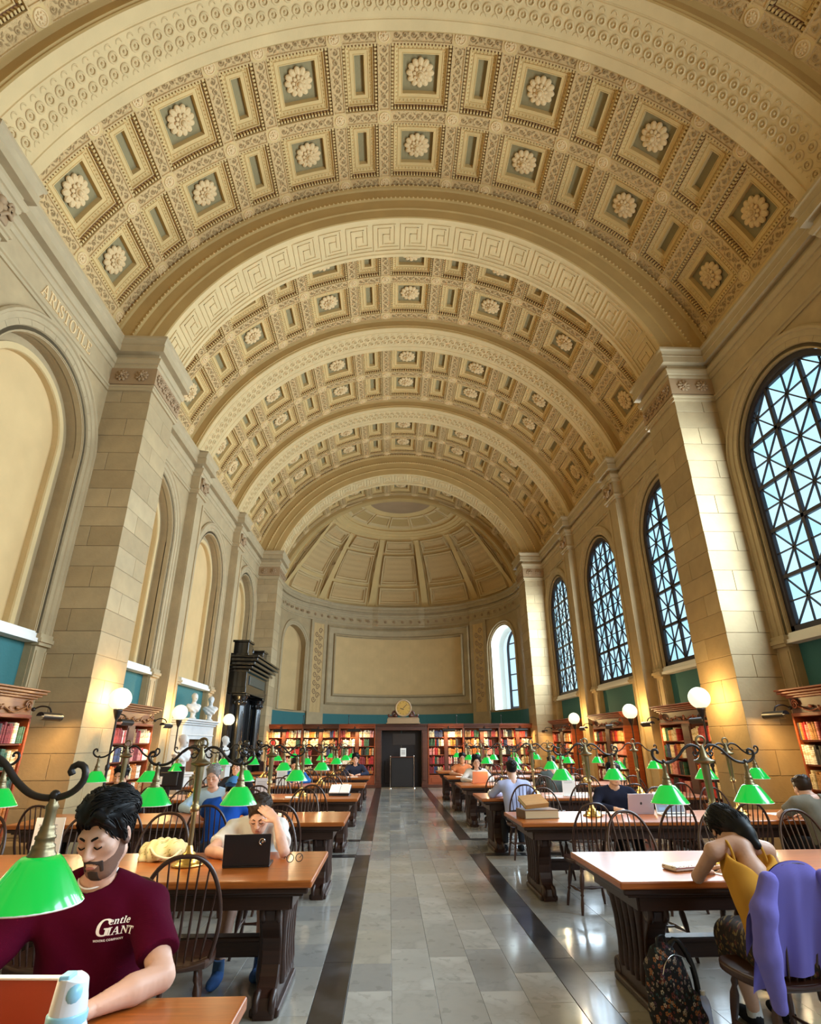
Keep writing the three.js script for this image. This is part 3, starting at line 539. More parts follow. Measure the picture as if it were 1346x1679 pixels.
// ------------------------------------------------------------------ windows
function clip(pts, cv) {                                          // convex clip (Sutherland-Hodgman), cv counter-clockwise
  let out = pts;
  for (let i = 0; i < cv.length && out.length; i++) {
    const a = cv[i], b = cv[(i + 1) % cv.length], inside = (p) => (b[0] - a[0]) * (p[1] - a[1]) - (b[1] - a[1]) * (p[0] - a[0]) >= -1e-9, inp = out; out = [];
    for (let k = 0; k < inp.length; k++) {
      const p = inp[k], q = inp[(k + 1) % inp.length], pi = inside(p), qi = inside(q);
      if (pi) out.push(p);
      if (pi !== qi) { const d1 = (b[0] - a[0]) * (p[1] - a[1]) - (b[1] - a[1]) * (p[0] - a[0]), d2 = (b[0] - a[0]) * (q[1] - a[1]) - (b[1] - a[1]) * (q[0] - a[0]), t = d1 / (d1 - d2); out.push([p[0] + (q[0] - p[0]) * t, p[1] + (q[1] - p[1]) * t]); }
    }
  }
  return out;
}
function makeWindow(n, place, r, fine, label) {
  const g = struct('window_' + n, label); place(g);
  const y0 = 3.33, ys = SPR - 0.02, cv = [[-r, y0], [r, y0], [r, ys]]; for (let k = 1; k < 24; k++) cv.push([r * Math.cos(PI * k / 24), ys + r * Math.sin(PI * k / 24)]); cv.push([-r, ys]);
  mesh('window_frame', J([archSweep([[r + 0.11, -0.14], [r + 0.11, -0.06], [r + 0.02, -0.06], [r, -0.09], [r, -0.16], [r + 0.11, -0.16]], y0 - 0.1, ys), B(2 * r + 0.2, 0.11, 0.1, 0, y0 - 0.05, -0.11)]), MT.bronze, g);
  const cols = [-r, -r / 3 * 1.03, r / 3 * 1.03, r], H = 0.82, bar = (a, b, w, d, name, inset = 0) => {
    const dx = b[0] - a[0], dy = b[1] - a[1], L = Math.hypot(dx, dy), nx = -dy / L * w / 2, ny = dx / L * w / 2;
    const p = clip([[a[0] - nx, a[1] - ny], [b[0] - nx, b[1] - ny], [b[0] + nx, b[1] + ny], [a[0] + nx, a[1] + ny]], cv);
    if (p.length > 2) mesh(name, poly(p, d).translate(0, 0, -0.12 - d / 2), MT.bronze, g);
  };
  for (const u of [cols[1], cols[2]]) bar([u, y0], [u, ys + r], 0.062, 0.06, 'mullion');
  for (let k = 1; k < 6; k++) bar([-r, y0 + H * k], [r, y0 + H * k], 0.062, 0.06, 'mullion');
  for (let c = 0; c < 3; c++) for (let k = 0; k < 6; k++) {
    const x0 = cols[c], x1 = cols[c + 1], a = y0 + H * k, b = a + H, m = [(x0 + x1) / 2, (a + b) / 2];
    if (clip([[x0, a], [x1, a], [x1, b], [x0, b]], cv).length < 3) continue;
    const ring = [[x0, a], [m[0], a], [x1, a], [x1, m[1]], [x1, b], [m[0], b], [x0, b], [x0, m[1]]];
    if (fine) {
      for (let q = 0; q < 8; q++) { const p = clip([m, ring[q], ring[(q + 1) % 8]], cv); if (p.length > 2) mesh('pane', new THREE.ShapeGeometry(new THREE.Shape(p.map((v) => new THREE.Vector2(...v)))).translate(0, 0, -0.12), rnd() < 0.62 ? MT.glassA : MT.glassB, g); }
      for (let q = 0; q < 4; q++) bar(ring[q], ring[q + 4], 0.02, 0.03, 'glazing_bar');
    } else { const p = clip([ring[0], ring[2], ring[4], ring[6]], cv); mesh('pane', new THREE.ShapeGeometry(new THREE.Shape(p.map((v) => new THREE.Vector2(...v)))).translate(0, 0, -0.12), MT.glassA, g); }
  }
  return g;
}
{
  const order = ['behind the camera', 'beside the camera', 'nearest, beside the first pillar', 'just past the first pillar', 'middle of the far bays', 'farthest before the apse pillar'];
  BAYS.forEach((z, i) => makeWindow(i + 1, (g) => sideFrame(1)(g, z), 1.2, i > 1, 'tall arched window with star glazing bars, ' + order[i]));
  makeWindow(7, (g) => { g.position.set(6.95 * Math.sin(67 * D), 0, -27.2 - 6.95 * Math.cos(67 * D)); g.rotation.y = -67 * D; }, 1.05, false, 'arched window deep in the curved apse wall');
}
// ------------------------------------------------------------------ reading tables
const ROW = { '-1': 'fireplace-side row', 1: 'window-side row' }, NTH = ['first', 'second', 'third', 'fourth', 'fifth', 'sixth', 'seventh', 'eighth'];
const TZ = { '-1': [-1.97, -4.80, -7.65, -10.47, -13.32, -16.15, -18.98], 1: [-4.64, -7.45, -10.32, -13.15, -15.98, -18.8] };
const TOP = 0.77, TX = 2.87, TL = 3.76, TW = 1.06;               // table top height, centre from the aisle axis, length, width
const nth = (s, i) => NTH[s > 0 ? i + 1 : i];                    // the window row's first table is out of sight below the frame
function makeTable() {
  const t = thing('library_table', '', 'table', 0, 0, 0);
  mesh('tabletop', boxUV(RB(TL, 0.045, TW, 0.012, 0, TOP - 0.0225, 0, 3)), MT.oak, t);
  mesh('top_moulding', boxUV(J([RB(TL - 0.05, 0.04, TW - 0.05, 0.015, 0, TOP - 0.062, 0), RB(TL - 0.12, 0.02, TW - 0.12, 0.008, 0, TOP - 0.09, 0)])), MT.darkOak, t);
  mesh('apron', boxUV(J([B(TL - 0.3, 0.085, 0.03, 0, TOP - 0.14, TW / 2 - 0.12), B(TL - 0.3, 0.085, 0.03, 0, TOP - 0.14, -TW / 2 + 0.12), B(0.03, 0.085, TW - 0.24, TL / 2 - 0.15, TOP - 0.14, 0), B(0.03, 0.085, TW - 0.24, -TL / 2 + 0.15, TOP - 0.14, 0)])), MT.darkOak, t);
  const half = [[0.40, 0.68], [0.40, 0.60], [0.36, 0.575], [0.345, 0.52], [0.31, 0.47], [0.255, 0.40], [0.225, 0.32], [0.225, 0.24], [0.25, 0.18], [0.30, 0.135], [0.355, 0.10], [0.37, 0.05], [0.365, 0]];
  const out = [...half, ...half.slice().reverse().map(([a, b]) => [-a, b])];
  const leg = [boxUV(poly(out, 0.11, 0.012).translate(0, 0, -0.055).rotateY(PI / 2))];
  for (const q of [-1, 1]) {
    for (let k = -2; k <= 2; k++) leg.push(boxUV(TURN([q * 0.066, 0.13, k * 0.085], [q * 0.066, 0.62, k * 0.12], [[0, 0.03], [0.1, 0.036], [0.3, 0.026], [0.6, 0.026], [0.9, 0.04], [1, 0.03]], 8)));
    for (const w of [-1, 1]) { leg.push(T(new THREE.TorusGeometry(0.045, 0.022, 6, 16), q * 0.05, 0.56, w * 0.33, 0, PI / 2), T(new THREE.TorusGeometry(0.05, 0.024, 6, 16), q * 0.05, 0.075, w * 0.325, 0, PI / 2)); }
  }
  leg.push(boxUV(RB(0.19, 0.05, 0.70, 0.015, 0, 0.025, 0)), boxUV(RB(0.17, 0.04, 0.84, 0.012, 0, 0.665, 0)));
  const L = J(leg);
  for (const q of [-1, 1]) mesh('leg', L, MT.darkOak, t).position.x = q * (TL / 2 - 0.28);
  mesh('stretcher', boxUV(J([RB(TL - 0.6, 0.10, 0.05, 0.012, 0, 0.27, 0), RB(TL - 0.6, 0.03, 0.11, 0.01, 0, 0.33, 0)])), MT.darkOak, t);
  return t;
}
const table0 = makeTable();
{
  let first = true;
  for (const s of [-1, 1]) TZ[s].forEach((z, i) => {
    const l = `long oak library table with dark carved legs, ${nth(s, i)} in the ${ROW[s]}`;
    if (first) { table0.position.set(s * TX, 0, z); table0.userData.label = l; table0.userData.group = 'library tables'; first = false; }
    else copyOf(table0, l, 'library tables', s * TX, 0, z);
  });
}
// ------------------------------------------------------------------ table lamps
function shadeProfile() { return [[0.134, 0], [0.137, 0.004], [0.118, 0.032], [0.096, 0.066], [0.075, 0.096], [0.062, 0.113], [0.052, 0.122], [0.03, 0.125]]; }
function makeLamp() {
  const t = thing('reading_lamp', '', 'lamp', 0, 0, 0);
  mesh('base', LA([[0, 0], [0.115, 0], [0.118, 0.012], [0.105, 0.022], [0.085, 0.028], [0.083, 0.045], [0.07, 0.055], [0.05, 0.062], [0.048, 0.08], [0.03, 0.09], [0.024, 0.12], [0.018, 0.13]], 24), MT.brass, t);
  mesh('pole', LA([[0.018, 0.12], [0.017, 0.35], [0.03, 0.355], [0.034, 0.375], [0.03, 0.395], [0.021, 0.40], [0.024, 0.42], [0.03, 0.6], [0.032, 0.66], [0.028, 0.67]], 14), MT.oldBrass, t);
  mesh('collar', J([LA([[0.02, 0.66], [0.06, 0.672], [0.075, 0.685], [0.075, 0.692], [0.05, 0.70], [0.03, 0.72], [0.024, 0.76], [0.012, 0.80]], 16), new THREE.TorusGeometry(0.036, 0.009, 7, 18).translate(0, 0.83, 0)]), MT.oldBrass, t);
  for (const q of [-1, 1]) {
    const arm = [[0.0, 0.73, 0], [0.018, 0.765, 0], [0.05, 0.795, 0], [0.095, 0.80, 0], [0.145, 0.775, 0], [0.20, 0.72, 0], [0.26, 0.682, 0], [0.325, 0.675, 0], [0.375, 0.69, 0], [0.405, 0.725, 0], [0.40, 0.76, 0], [0.375, 0.77, 0], [0.358, 0.755, 0], [0.366, 0.74, 0]].map(([a, b, c]) => [q * a, b, c]);
    const curl = [[0.03, 0.755, 0], [0.045, 0.73, 0], [0.07, 0.725, 0], [0.08, 0.745, 0], [0.065, 0.755, 0]].map(([a, b, c]) => [q * a, b, c]);
    const a = mesh('arm', [TU(arm, 0.0105, 44, 7), TU(curl, 0.006, 14, 5), SP(0.016, q * 0.325, 0.682, 0, 8)], MT.iron, t);
    const x = q * 0.325;
    mesh('socket', LA([[0.011, 0.675], [0.014, 0.66], [0.02, 0.65], [0.015, 0.64], [0.017, 0.60], [0.021, 0.598], [0.0205, 0.590], [0.023, 0.584], [0.024, 0.575], [0.029, 0.572], [0.029, 0.564], [0.026, 0.562], [0.027, 0.55], [0.032, 0.547], [0.032, 0.540], [0.034, 0.53], [0.04, 0.522], [0.04, 0.516], [0.0, 0.516]], 12).translate(x, 0, 0), MT.oldBrass, a);
    const sh = mesh('lamp_shade', LA(shadeProfile(), 28).translate(x, 0.396, 0), MT.shade, t, 'glowing green glass shade');
    mesh('shade_lining', LA(shadeProfile().map(([r, y]) => [Math.max(0.01, r - 0.004), y - 0.001]), 24).translate(x, 0.396, 0), MT.shadeIn, sh);
    mesh('rim', new THREE.TorusGeometry(0.1345, 0.0032, 5, 32).rotateX(PI / 2).translate(x, 0.3975, 0), MT.shadeIn, sh, 'white rim');
    mesh('bulb', SP(0.026, x, 0.455, 0, 10), MT.bulb, sh);
    const p = new THREE.PointLight(C3(1, 0.78, 0.46), 0.36, 0, 2); p.name = 'lamp_glow'; p.position.set(x, 0.384, 0); p.castShadow = true; t.add(p);
  }
  return t;
}
const lamp0 = makeLamp(), LX = 1.97, LX2 = 3.78;
{
  let first = true;
  for (const s of [-1, 1]) TZ[s].forEach((z, i) => [LX, LX2].forEach((x, k) => {
    if (s < 0 && i === 0 && !k) x = 1.865;
    const l = `brass lamp with two green shades, ${k ? 'wall' : 'aisle'} end of ${nth(s, i)} table, ${ROW[s]}`;
    if (first) { lamp0.position.set(s * x, TOP, z); lamp0.userData.label = l; lamp0.userData.group = 'green-shaded reading lamps'; first = false; }
    else copyOf(lamp0, l, 'green-shaded reading lamps', s * x, TOP, z + (s < 0 && i === 0 ? -0.05 : 0));
  }));
}
// ------------------------------------------------------------------ Windsor chairs
function makeChair() {
  const t = thing('windsor_chair', '', 'chair', 0, 0, 0);
  const sh = new THREE.Shape(); sh.moveTo(-0.17, -0.2); sh.quadraticCurveTo(0, -0.235, 0.17, -0.2); sh.quadraticCurveTo(0.24, -0.12, 0.225, 0.05); sh.quadraticCurveTo(0.22, 0.19, 0.12, 0.205); sh.quadraticCurveTo(0, 0.225, -0.12, 0.205); sh.quadraticCurveTo(-0.22, 0.19, -0.225, 0.05); sh.quadraticCurveTo(-0.24, -0.12, -0.17, -0.2);
  const sg = new THREE.ExtrudeGeometry(sh, { depth: 0.022, bevelEnabled: true, bevelSize: 0.012, bevelThickness: 0.011, bevelSegments: 3, curveSegments: 8 }).rotateX(PI / 2).translate(0, 0.46, 0);
  mesh('seat', boxUV(warp(sg, (x, y, z) => [x, y > 0.44 ? y - 0.018 * Math.max(0, 1 - (x * x) / 0.03) * (z < 0.1 ? 1 : 0.4) : y, z])), MT.chair, t);
  const P = [[0, 0.012], [0.06, 0.014], [0.2, 0.017], [0.34, 0.011], [0.37, 0.02], [0.40, 0.012], [0.55, 0.022], [0.72, 0.024], [0.80, 0.013], [0.84, 0.02], [0.9, 0.014], [1, 0.013]];
  const feet = [[-0.20, -0.20], [0.20, -0.20], [-0.205, 0.19], [0.205, 0.19]], tops = [[-0.13, -0.13], [0.13, -0.13], [-0.14, 0.13], [0.14, 0.13]];
  feet.forEach((f, k) => mesh('leg', TURN([f[0], 0, f[1]], [tops[k][0], 0.435, tops[k][1]], P, 9), MT.chair, t));
  const at = (k, h) => [feet[k][0] + (tops[k][0] - feet[k][0]) * h / 0.435, h, feet[k][1] + (tops[k][1] - feet[k][1]) * h / 0.435], sp = [[0, 0.008], [0.3, 0.011], [0.5, 0.018], [0.7, 0.011], [1, 0.008]];
  const mid = (a, b) => a.map((v, i) => (v + b[i]) / 2);
  mesh('stretcher', TURN(at(0, 0.19), at(2, 0.19), sp, 7), MT.chair, t); mesh('stretcher', TURN(at(1, 0.19), at(3, 0.19), sp, 7), MT.chair, t);
  mesh('stretcher', TURN(mid(at(0, 0.19), at(2, 0.19)), mid(at(1, 0.19), at(3, 0.19)), sp, 7), MT.chair, t);
  const hoop = (a) => { const x = Math.cos(a), y = Math.sin(a); const h = Math.pow(y, 0.85) * 0.545, w = 0.195 + 0.05 * Math.sin(Math.min(1, h / 0.3) * PI * 0.5); return [w * Math.sign(x) * Math.pow(Math.abs(x), 0.8), 0.455 + h, -0.165 - h * 0.27]; };
  const hp = []; for (let k = 0; k <= 20; k++) hp.push(hoop(PI * k / 20));
  mesh('back_hoop', TU(hp, 0.0125, 44, 7), MT.chair, t);
  for (let k = 0; k < 8; k++) { const q = (k - 3.5) / 3.5, a = Math.acos(Math.sign(q) * Math.pow(Math.abs(q) * 0.80, 1.25)), top = hoop(a); mesh('spindle', TURN([q * 0.145, 0.45, -0.165 - 0.02 * (1 - q * q)], top, [[0, 0.0055], [0.35, 0.0085], [1, 0.005]], 6), MT.chair, t); }
  return t;
}
const chair0 = makeChair(); let chairUsed = false;
function putChair(x, z, ry, label) {
  if (!chairUsed) { chairUsed = true; chair0.position.set(x, 0, z); chair0.rotation.y = ry; chair0.userData.label = label; chair0.userData.group = 'Windsor chairs at the tables'; return chair0; }
  return copyOf(chair0, label, 'Windsor chairs at the tables', x, 0, z, ry);
}
const CX = [1.68, 2.45, 3.26, 4.08];
const TWEAK = { '-1f0': [0, -0.02, 0], '-1n0': [0, 0, 0] };
for (const s of [-1, 1]) TZ[s].forEach((tz, i) => {
  for (const side of ['near', 'far']) {
    if (s < 0 && i === 0 && side === 'near') continue;
    CX.forEach((x0, k) => {
      if (i > 4 && k > 2) return;
      let x = s * (x0 + rr(-0.06, 0.06)), z = tz + (side === 'near' ? 1 : -1) * (TW / 2 + 0.20 + rr(-0.05, 0.08)), ry = (side === 'near' ? PI : 0) + rr(-0.16, 0.16);
      if (s < 0 && i === 0 && k === 0) { x = -1.70; z = -2.86; ry = 0.05; }
      if (s < 0 && i === 1 && side === 'near' && k === 0) { x = -1.75; z = -4.03; ry = PI + 0.3; }
      if (s > 0 && i === 0 && side === 'near' && k === 0) { x = 1.60; z = -3.64; ry = PI + 0.12; }
      if (s > 0 && i === 0 && side === 'far' && k === 0) { x = 1.72; z = -5.42; ry = 0.08; }
      if (s < 0 && i === 1 && side === 'far' && k === 0) { x = -1.56; z = -5.68; ry = 0.06; }
      if (s < 0 && i === 2 && side === 'near' && k === 1) { x = -2.36; z = -6.86; ry = PI - 0.06; }
      if (s > 0 && i === 2 && side === 'near' && k === 0) { x = 1.56; z = -9.52; ry = PI; }
      if (s > 0 && i === 1 && side === 'near' && k === 3) { x = 4.24; z = -6.64; ry = PI; }
      putChair(x, z, ry, `dark bow-back Windsor chair, ${NTH[k]} from aisle, ${side} side of ${nth(s, i)} table, ${ROW[s]}`);
    });
  }
});
// ------------------------------------------------------------------ bookcases and books
const slots = [];                                                // every book: matrix, colour, where
const BC = [['cream', [0.72, 0.62, 0.42]], ['crimson', [0.48, 0.03, 0.03]], ['tan', [0.45, 0.25, 0.10]], ['maroon', [0.22, 0.025, 0.03]], ['navy', [0.03, 0.05, 0.14]], ['dark green', [0.03, 0.10, 0.06]], ['white', [0.80, 0.78, 0.72]], ['orange', [0.55, 0.18, 0.03]], ['pink', [0.70, 0.30, 0.28]], ['black', [0.03, 0.03, 0.03]]];
const BW = [20, 12, 14, 12, 6, 7, 12, 9, 6, 6];
function pickColor() { let t = rnd() * BW.reduce((a, b) => a + b), i = 0; while ((t -= BW[i]) > 0) i++; return i; }
const dummy = new THREE.Object3D();
function fillRow(frame, x0, x1, y, zf, hMax, where) {             // one shelf, in the case's own frame
  let x = x0 + 0.01, run = pickColor(), left = 0, ord = 0; const stop = x1 - (rnd() < 0.3 ? rr(0.08, 0.3) : 0.01);
  frame.updateMatrixWorld(true);
  while (true) {
    if (left-- <= 0) { run = pickColor(); left = rnd() * 5 | 0; }
    const w = rr(0.024, 0.055), h = Math.min(hMax - 0.025, rr(0.19, 0.27)), d = rr(0.16, 0.2);
    if (x + w > stop) break;
    dummy.position.set(x + w / 2, y, zf); dummy.rotation.set(0, 0, rnd() < 0.05 ? -0.12 : 0); dummy.scale.set(w * 0.96, h, d); dummy.updateMatrix();
    slots.push({ m: frame.matrixWorld.clone().multiply(dummy.matrix), c: run, where: [...where, ++ord] });
    x += w + (rnd() < 0.05 ? 0.03 : 0.001);
  }
}
const cmat = (m) => m;
function bookcase(label, W, comps, H, shelves, z0, place, wood, opt = {}) {
  const g = thing('bookcase', label, 'bookcase', 0, 0, 0); place(g);
  const dp = 0.40, top = shelves[shelves.length - 1] + 0.33, base = shelves[0];
  const parts = { side: [], stile: [], shelf: [] };
  mesh('back_panel', boxUV(B(W - 0.02, top, 0.02, 0, top / 2, -dp + 0.01)), MT.caseWood, g);
  for (const q of [-1, 1]) mesh('side_panel', boxUV(RB(0.04, top + 0.02, dp, 0.004, q * (W / 2 - 0.02), top / 2, -dp / 2)), wood, g);
  const x = [-W / 2 + 0.04]; let c = x[0];
  comps.forEach(([w, st], k) => {
    const a = c, b = c + w; c = b + st;
    if (st) mesh('stile', boxUV(J([RB(st, top, 0.05, 0.006, b + st / 2, top / 2, -0.025), B(st - 0.06, top - base - 0.1, 0.012, b + st / 2, (top + base) / 2, 0.004)])), MT.caseDark, g);
    shelves.forEach((y, r) => {
      mesh('shelf', boxUV(RB(w, 0.026, dp - 0.05, 0.004, (a + b) / 2, y - 0.013, -dp / 2 - 0.01, 1)), wood, g);
      fillRow(g, a, b, y, -0.09, 0.31, [opt.name, k, r]);
    });
    mesh('cabinet_door', boxUV(J([RB(w - 0.01, base - 0.16, 0.03, 0.006, (a + b) / 2, base / 2 + 0.02, -0.03), RB(w - 0.16, base - 0.32, 0.02, 0.008, (a + b) / 2, base / 2 + 0.02, -0.012)])), MT.caseWood, g);
  });
  mesh('plinth', boxUV(RB(W, 0.11, dp + 0.03, 0.008, 0, 0.055, -dp / 2 + 0.015)), MT.caseDark, g);
  mesh('top_rail', boxUV(RB(W, 0.05, dp, 0.006, 0, top + 0.02, -dp / 2)), wood, g);
  const y = top + 0.045, ov = opt.carved ? 1 : 0;
  mesh('frieze', boxUV(B(W - 0.04, H - y - 0.10, dp - 0.02, 0, (y + H - 0.1) / 2, -dp / 2 - 0.01)), opt.gold ? MT.caseGold : MT.caseDark, g);
  mesh('cornice', boxUV(J([RB(W + 0.02 * ov, 0.035, dp + 0.02, 0.01, 0, H - 0.115, -dp / 2 + 0.01), RB(W + 0.10 * ov, 0.035, dp + 0.06, 0.012, 0, H - 0.085, -dp / 2 + 0.03), RB(W + 0.18 * ov, 0.04, dp + 0.10, 0.014, 0, H - 0.05, -dp / 2 + 0.05), RB(W + 0.22 * ov, 0.025, dp + 0.12, 0.008, 0, H - 0.0125, -dp / 2 + 0.06)])), opt.gold ? MT.caseGold : wood, g);
  if (opt.carved) { const o = []; for (const q of [-1, 1]) { o.push(TU(spiral(0.075, 1.8).map(([a, b]) => [q * (W / 2 - 0.14) - q * a, (y + H - 0.1) / 2 + b, 0.005]), 0.014, 26, 5), TU([[q * (W / 2 - 0.2), y + 0.09, 0.005], [q * (W / 2 - 0.45), y + 0.02, 0.008], [q * 0.35, y + 0.09, 0.005], [q * 0.12, y + 0.04, 0.005]], 0.012, 20, 5)); for (let k = 0; k < 4; k++) o.push(T(SP(0.03, 0, 0, 0, 7), q * (0.2 + k * 0.17), y + 0.05 + 0.03 * (k % 2), 0.003, 0, 0, k, [1.6, 0.8, 0.6])); } o.push(rosetteGeo(0.06, 8, 1).translate(0, y + 0.07, 0)); mesh('carved_scroll', o, opt.gold ? MT.caseGold : MT.caseWood, g); }
  return g;
}
function makeCaseLamp() {                                        // picture light on a bracket: trough shade with the light just below it
  const t = thing('bookcase_light', '', 'lamp', 0, 0, 0);
  mesh('bracket', [TU([[0, 0.10, -0.2], [0, 0.14, -0.1], [0, 0.12, 0.02], [0, 0.06, 0.06]], 0.012, 14, 6), SP(0.03, 0, 0.10, -0.2, 8)], MT.iron, t);
  mesh('trough_shade', new THREE.CylinderGeometry(0.055, 0.055, 0.5, 14, 1, true, -PI / 2, PI).rotateZ(PI / 2).rotateX(0).translate(0, 0, 0.06), MT.iron, t);
  mesh('shade_end', [-1, 1].map((q) => new THREE.CircleGeometry(0.055, 12, 0, PI).rotateY(PI / 2).translate(q * 0.25, 0, 0.06)), MT.iron, t);
  mesh('tube_bulb', CY(0.014, 0.014, 0.44, 0, 0, 0, 8).rotateZ(PI / 2).translate(0, 0.015, 0.06), MT.bulb, t);
  const l = new THREE.RectAreaLight(C3(1, 0.62, 0.25), 210, 0.46, 0.07); l.name = 'bookcase_glow'; l.position.set(0, -0.008, 0.06); l.rotation.set(-PI / 2 - 0.12, 0, 0, 'YXZ'); t.add(l);
  return t;
}
const cl0 = makeCaseLamp(); let clUsed = false;
function caseLamp(place, label) { if (!clUsed) { clUsed = true; place(cl0); Object.assign(cl0.userData, { label, group: 'bookcase lights' }); return; } const c = copyOf(cl0, label, 'bookcase lights', 0, 0, 0, 0); place(c); }
const onSide = (s, z, u, y, out) => (o) => { o.rotation.y = -s * PI / 2; o.position.set(s * (5.65 - out), y, z + s * u); };
const WSH = [0.62, 0.95, 1.28, 1.61];
{
  const bay = ['', '', 'beside the camera-side pillar', 'just past the first pillar', 'in the middle bay', 'in the last bay'];
  for (const [s, i] of [[1, 2], [1, 3], [1, 4], [1, 5], [-1, 2], [-1, 3]]) {
    const side = s > 0 ? 'window wall' : 'niche wall', lit = s < 0, z = BAYS[i], w = s > 0 ? 2.34 : 2.16;
    bookcase(`tall wooden bookcase with carved cornice, ${side}, ${bay[i]}`, w, [[(w - 0.42) / 2, 0.34], [(w - 0.42) / 2, 0]], 2.33, WSH, z, onSide(s, z, 0, 0, 0), MT.caseWood, { name: `${i === 2 ? 'nearest' : NTH[i - 2]} ${side} bookcase`, carved: true, gold: s < 0 });
    for (const q of [-1, 1]) caseLamp(onSide(s, z, q * (w / 2 - 0.07), 1.96, 0.24), `dark trough light on the ${q * s < 0 ? 'far' : 'near'} end of the ${i === 2 ? 'nearest' : NTH[i - 2]} ${side} bookcase`);
  }
  // far screen of bookcases with the doorway in the middle
  for (const s of [-1, 1]) for (let k = 0; k < 3; k++) {
    const x = s * (1.745 + k * 1.43), pos = ['next to the doorway', 'in the middle', 'next to the pillar'][k], half = s < 0 ? 'left' : 'right';
    bookcase(`dark bookcase of the far screen, ${half} of the doorway, ${pos}`, 1.43, [[0.60, 0.15], [0.60, 0]], 2.28, [0.50, 0.83, 1.15, 1.47, 1.79], -23.42, (o) => o.position.set(x, 0, -23.42), k === 1 ? MT.caseDark : MT.caseWood, { name: `far ${half} bookcase ${pos}` });
    caseLamp((o) => { o.position.set(x + s * 0.1, 2.04, -23.42 + 0.24); o.children.forEach((q) => { if (q.isLight) q.intensity = 380; }); }, `small dark light over the far bookcase ${half} of the doorway, ${pos}`);
  }
}
{
  const spine = new THREE.Shape(); spine.moveTo(-0.5, -0.5); spine.lineTo(-0.5, 0.44); spine.quadraticCurveTo(0, 0.58, 0.5, 0.44); spine.lineTo(0.5, -0.5); spine.closePath();
  const bg = new THREE.ExtrudeGeometry(spine, { depth: 1, bevelEnabled: false, curveSegments: 4 }).rotateX(-PI / 2).scale(1, 1, -1).translate(0, 0, 0); bg.computeVertexNormals();
  const tSp = canvasTex(64, 128, (c, w, h) => { c.fillStyle = '#fff'; c.fillRect(0, 0, w, h); c.fillStyle = '#b9a070'; for (const y of [12, 30, 96, 112]) c.fillRect(0, y, w, 3); c.fillStyle = '#d8cdb0'; c.fillRect(0, 44, w, 22); });
  const ug = prep(bg), up = ug.attributes.position; for (let i = 0; i < up.count; i++) ug.attributes.uv.setXY(i, up.getX(i) + 0.5, up.getY(i));
  const mats = BC.map(([, c]) => std(c, 0.6, { map: tSp }));
  camera.updateMatrixWorld(true); camera.updateProjectionMatrix();
  const p = new THREE.Vector3();
  for (const s of slots) { p.setFromMatrixPosition(s.m); s.d = p.distanceTo(camera.position) * (p.y < 0.9 ? 1.4 : 1); p.project(camera); s.in = Math.abs(p.x) < 1.02 && Math.abs(p.y) < 1.02 && p.z < 1; }
  const best = slots.filter((s) => s.in).sort((a, b) => a.d - b.d).slice(0, 270), rest = slots.filter((s) => !best.includes(s));
  const rowName = ['lowest', 'lower middle', 'upper middle', 'top', 'topmost'];
  for (const s of best) {
    const o = mesh('book', ug, mats[s.c]); o.matrixAutoUpdate = false; s.m.decompose(o.position, o.quaternion, o.scale); o.matrixAutoUpdate = true;
    const shelf = `${rowName[s.where[2]]} shelf, ${s.where[1] ? 'second' : 'first'} section, ${s.where[0]}`;
    const q = s.where[3], th = q + (q % 10 === 1 && q !== 11 ? 'st' : q % 10 === 2 && q !== 12 ? 'nd' : q % 10 === 3 && q !== 13 ? 'rd' : 'th');
    tag(o, `${BC[s.c][0]} book, ${th} from left, ${shelf}`, 'book', `${BC[s.c][0]} books on ${shelf}`);
  }
  const im = new THREE.InstancedMesh(ug, std([1, 1, 1], 0.6, { map: tSp }), rest.length); im.name = 'distant_books';
  rest.forEach((s, k) => { im.setMatrixAt(k, s.m); im.setColorAt(k, C3(...BC[s.c][1])); });
  scene.add(im); tag(im, 'rows of many coloured books filling the farther bookcases', 'books', null, 'stuff');
}
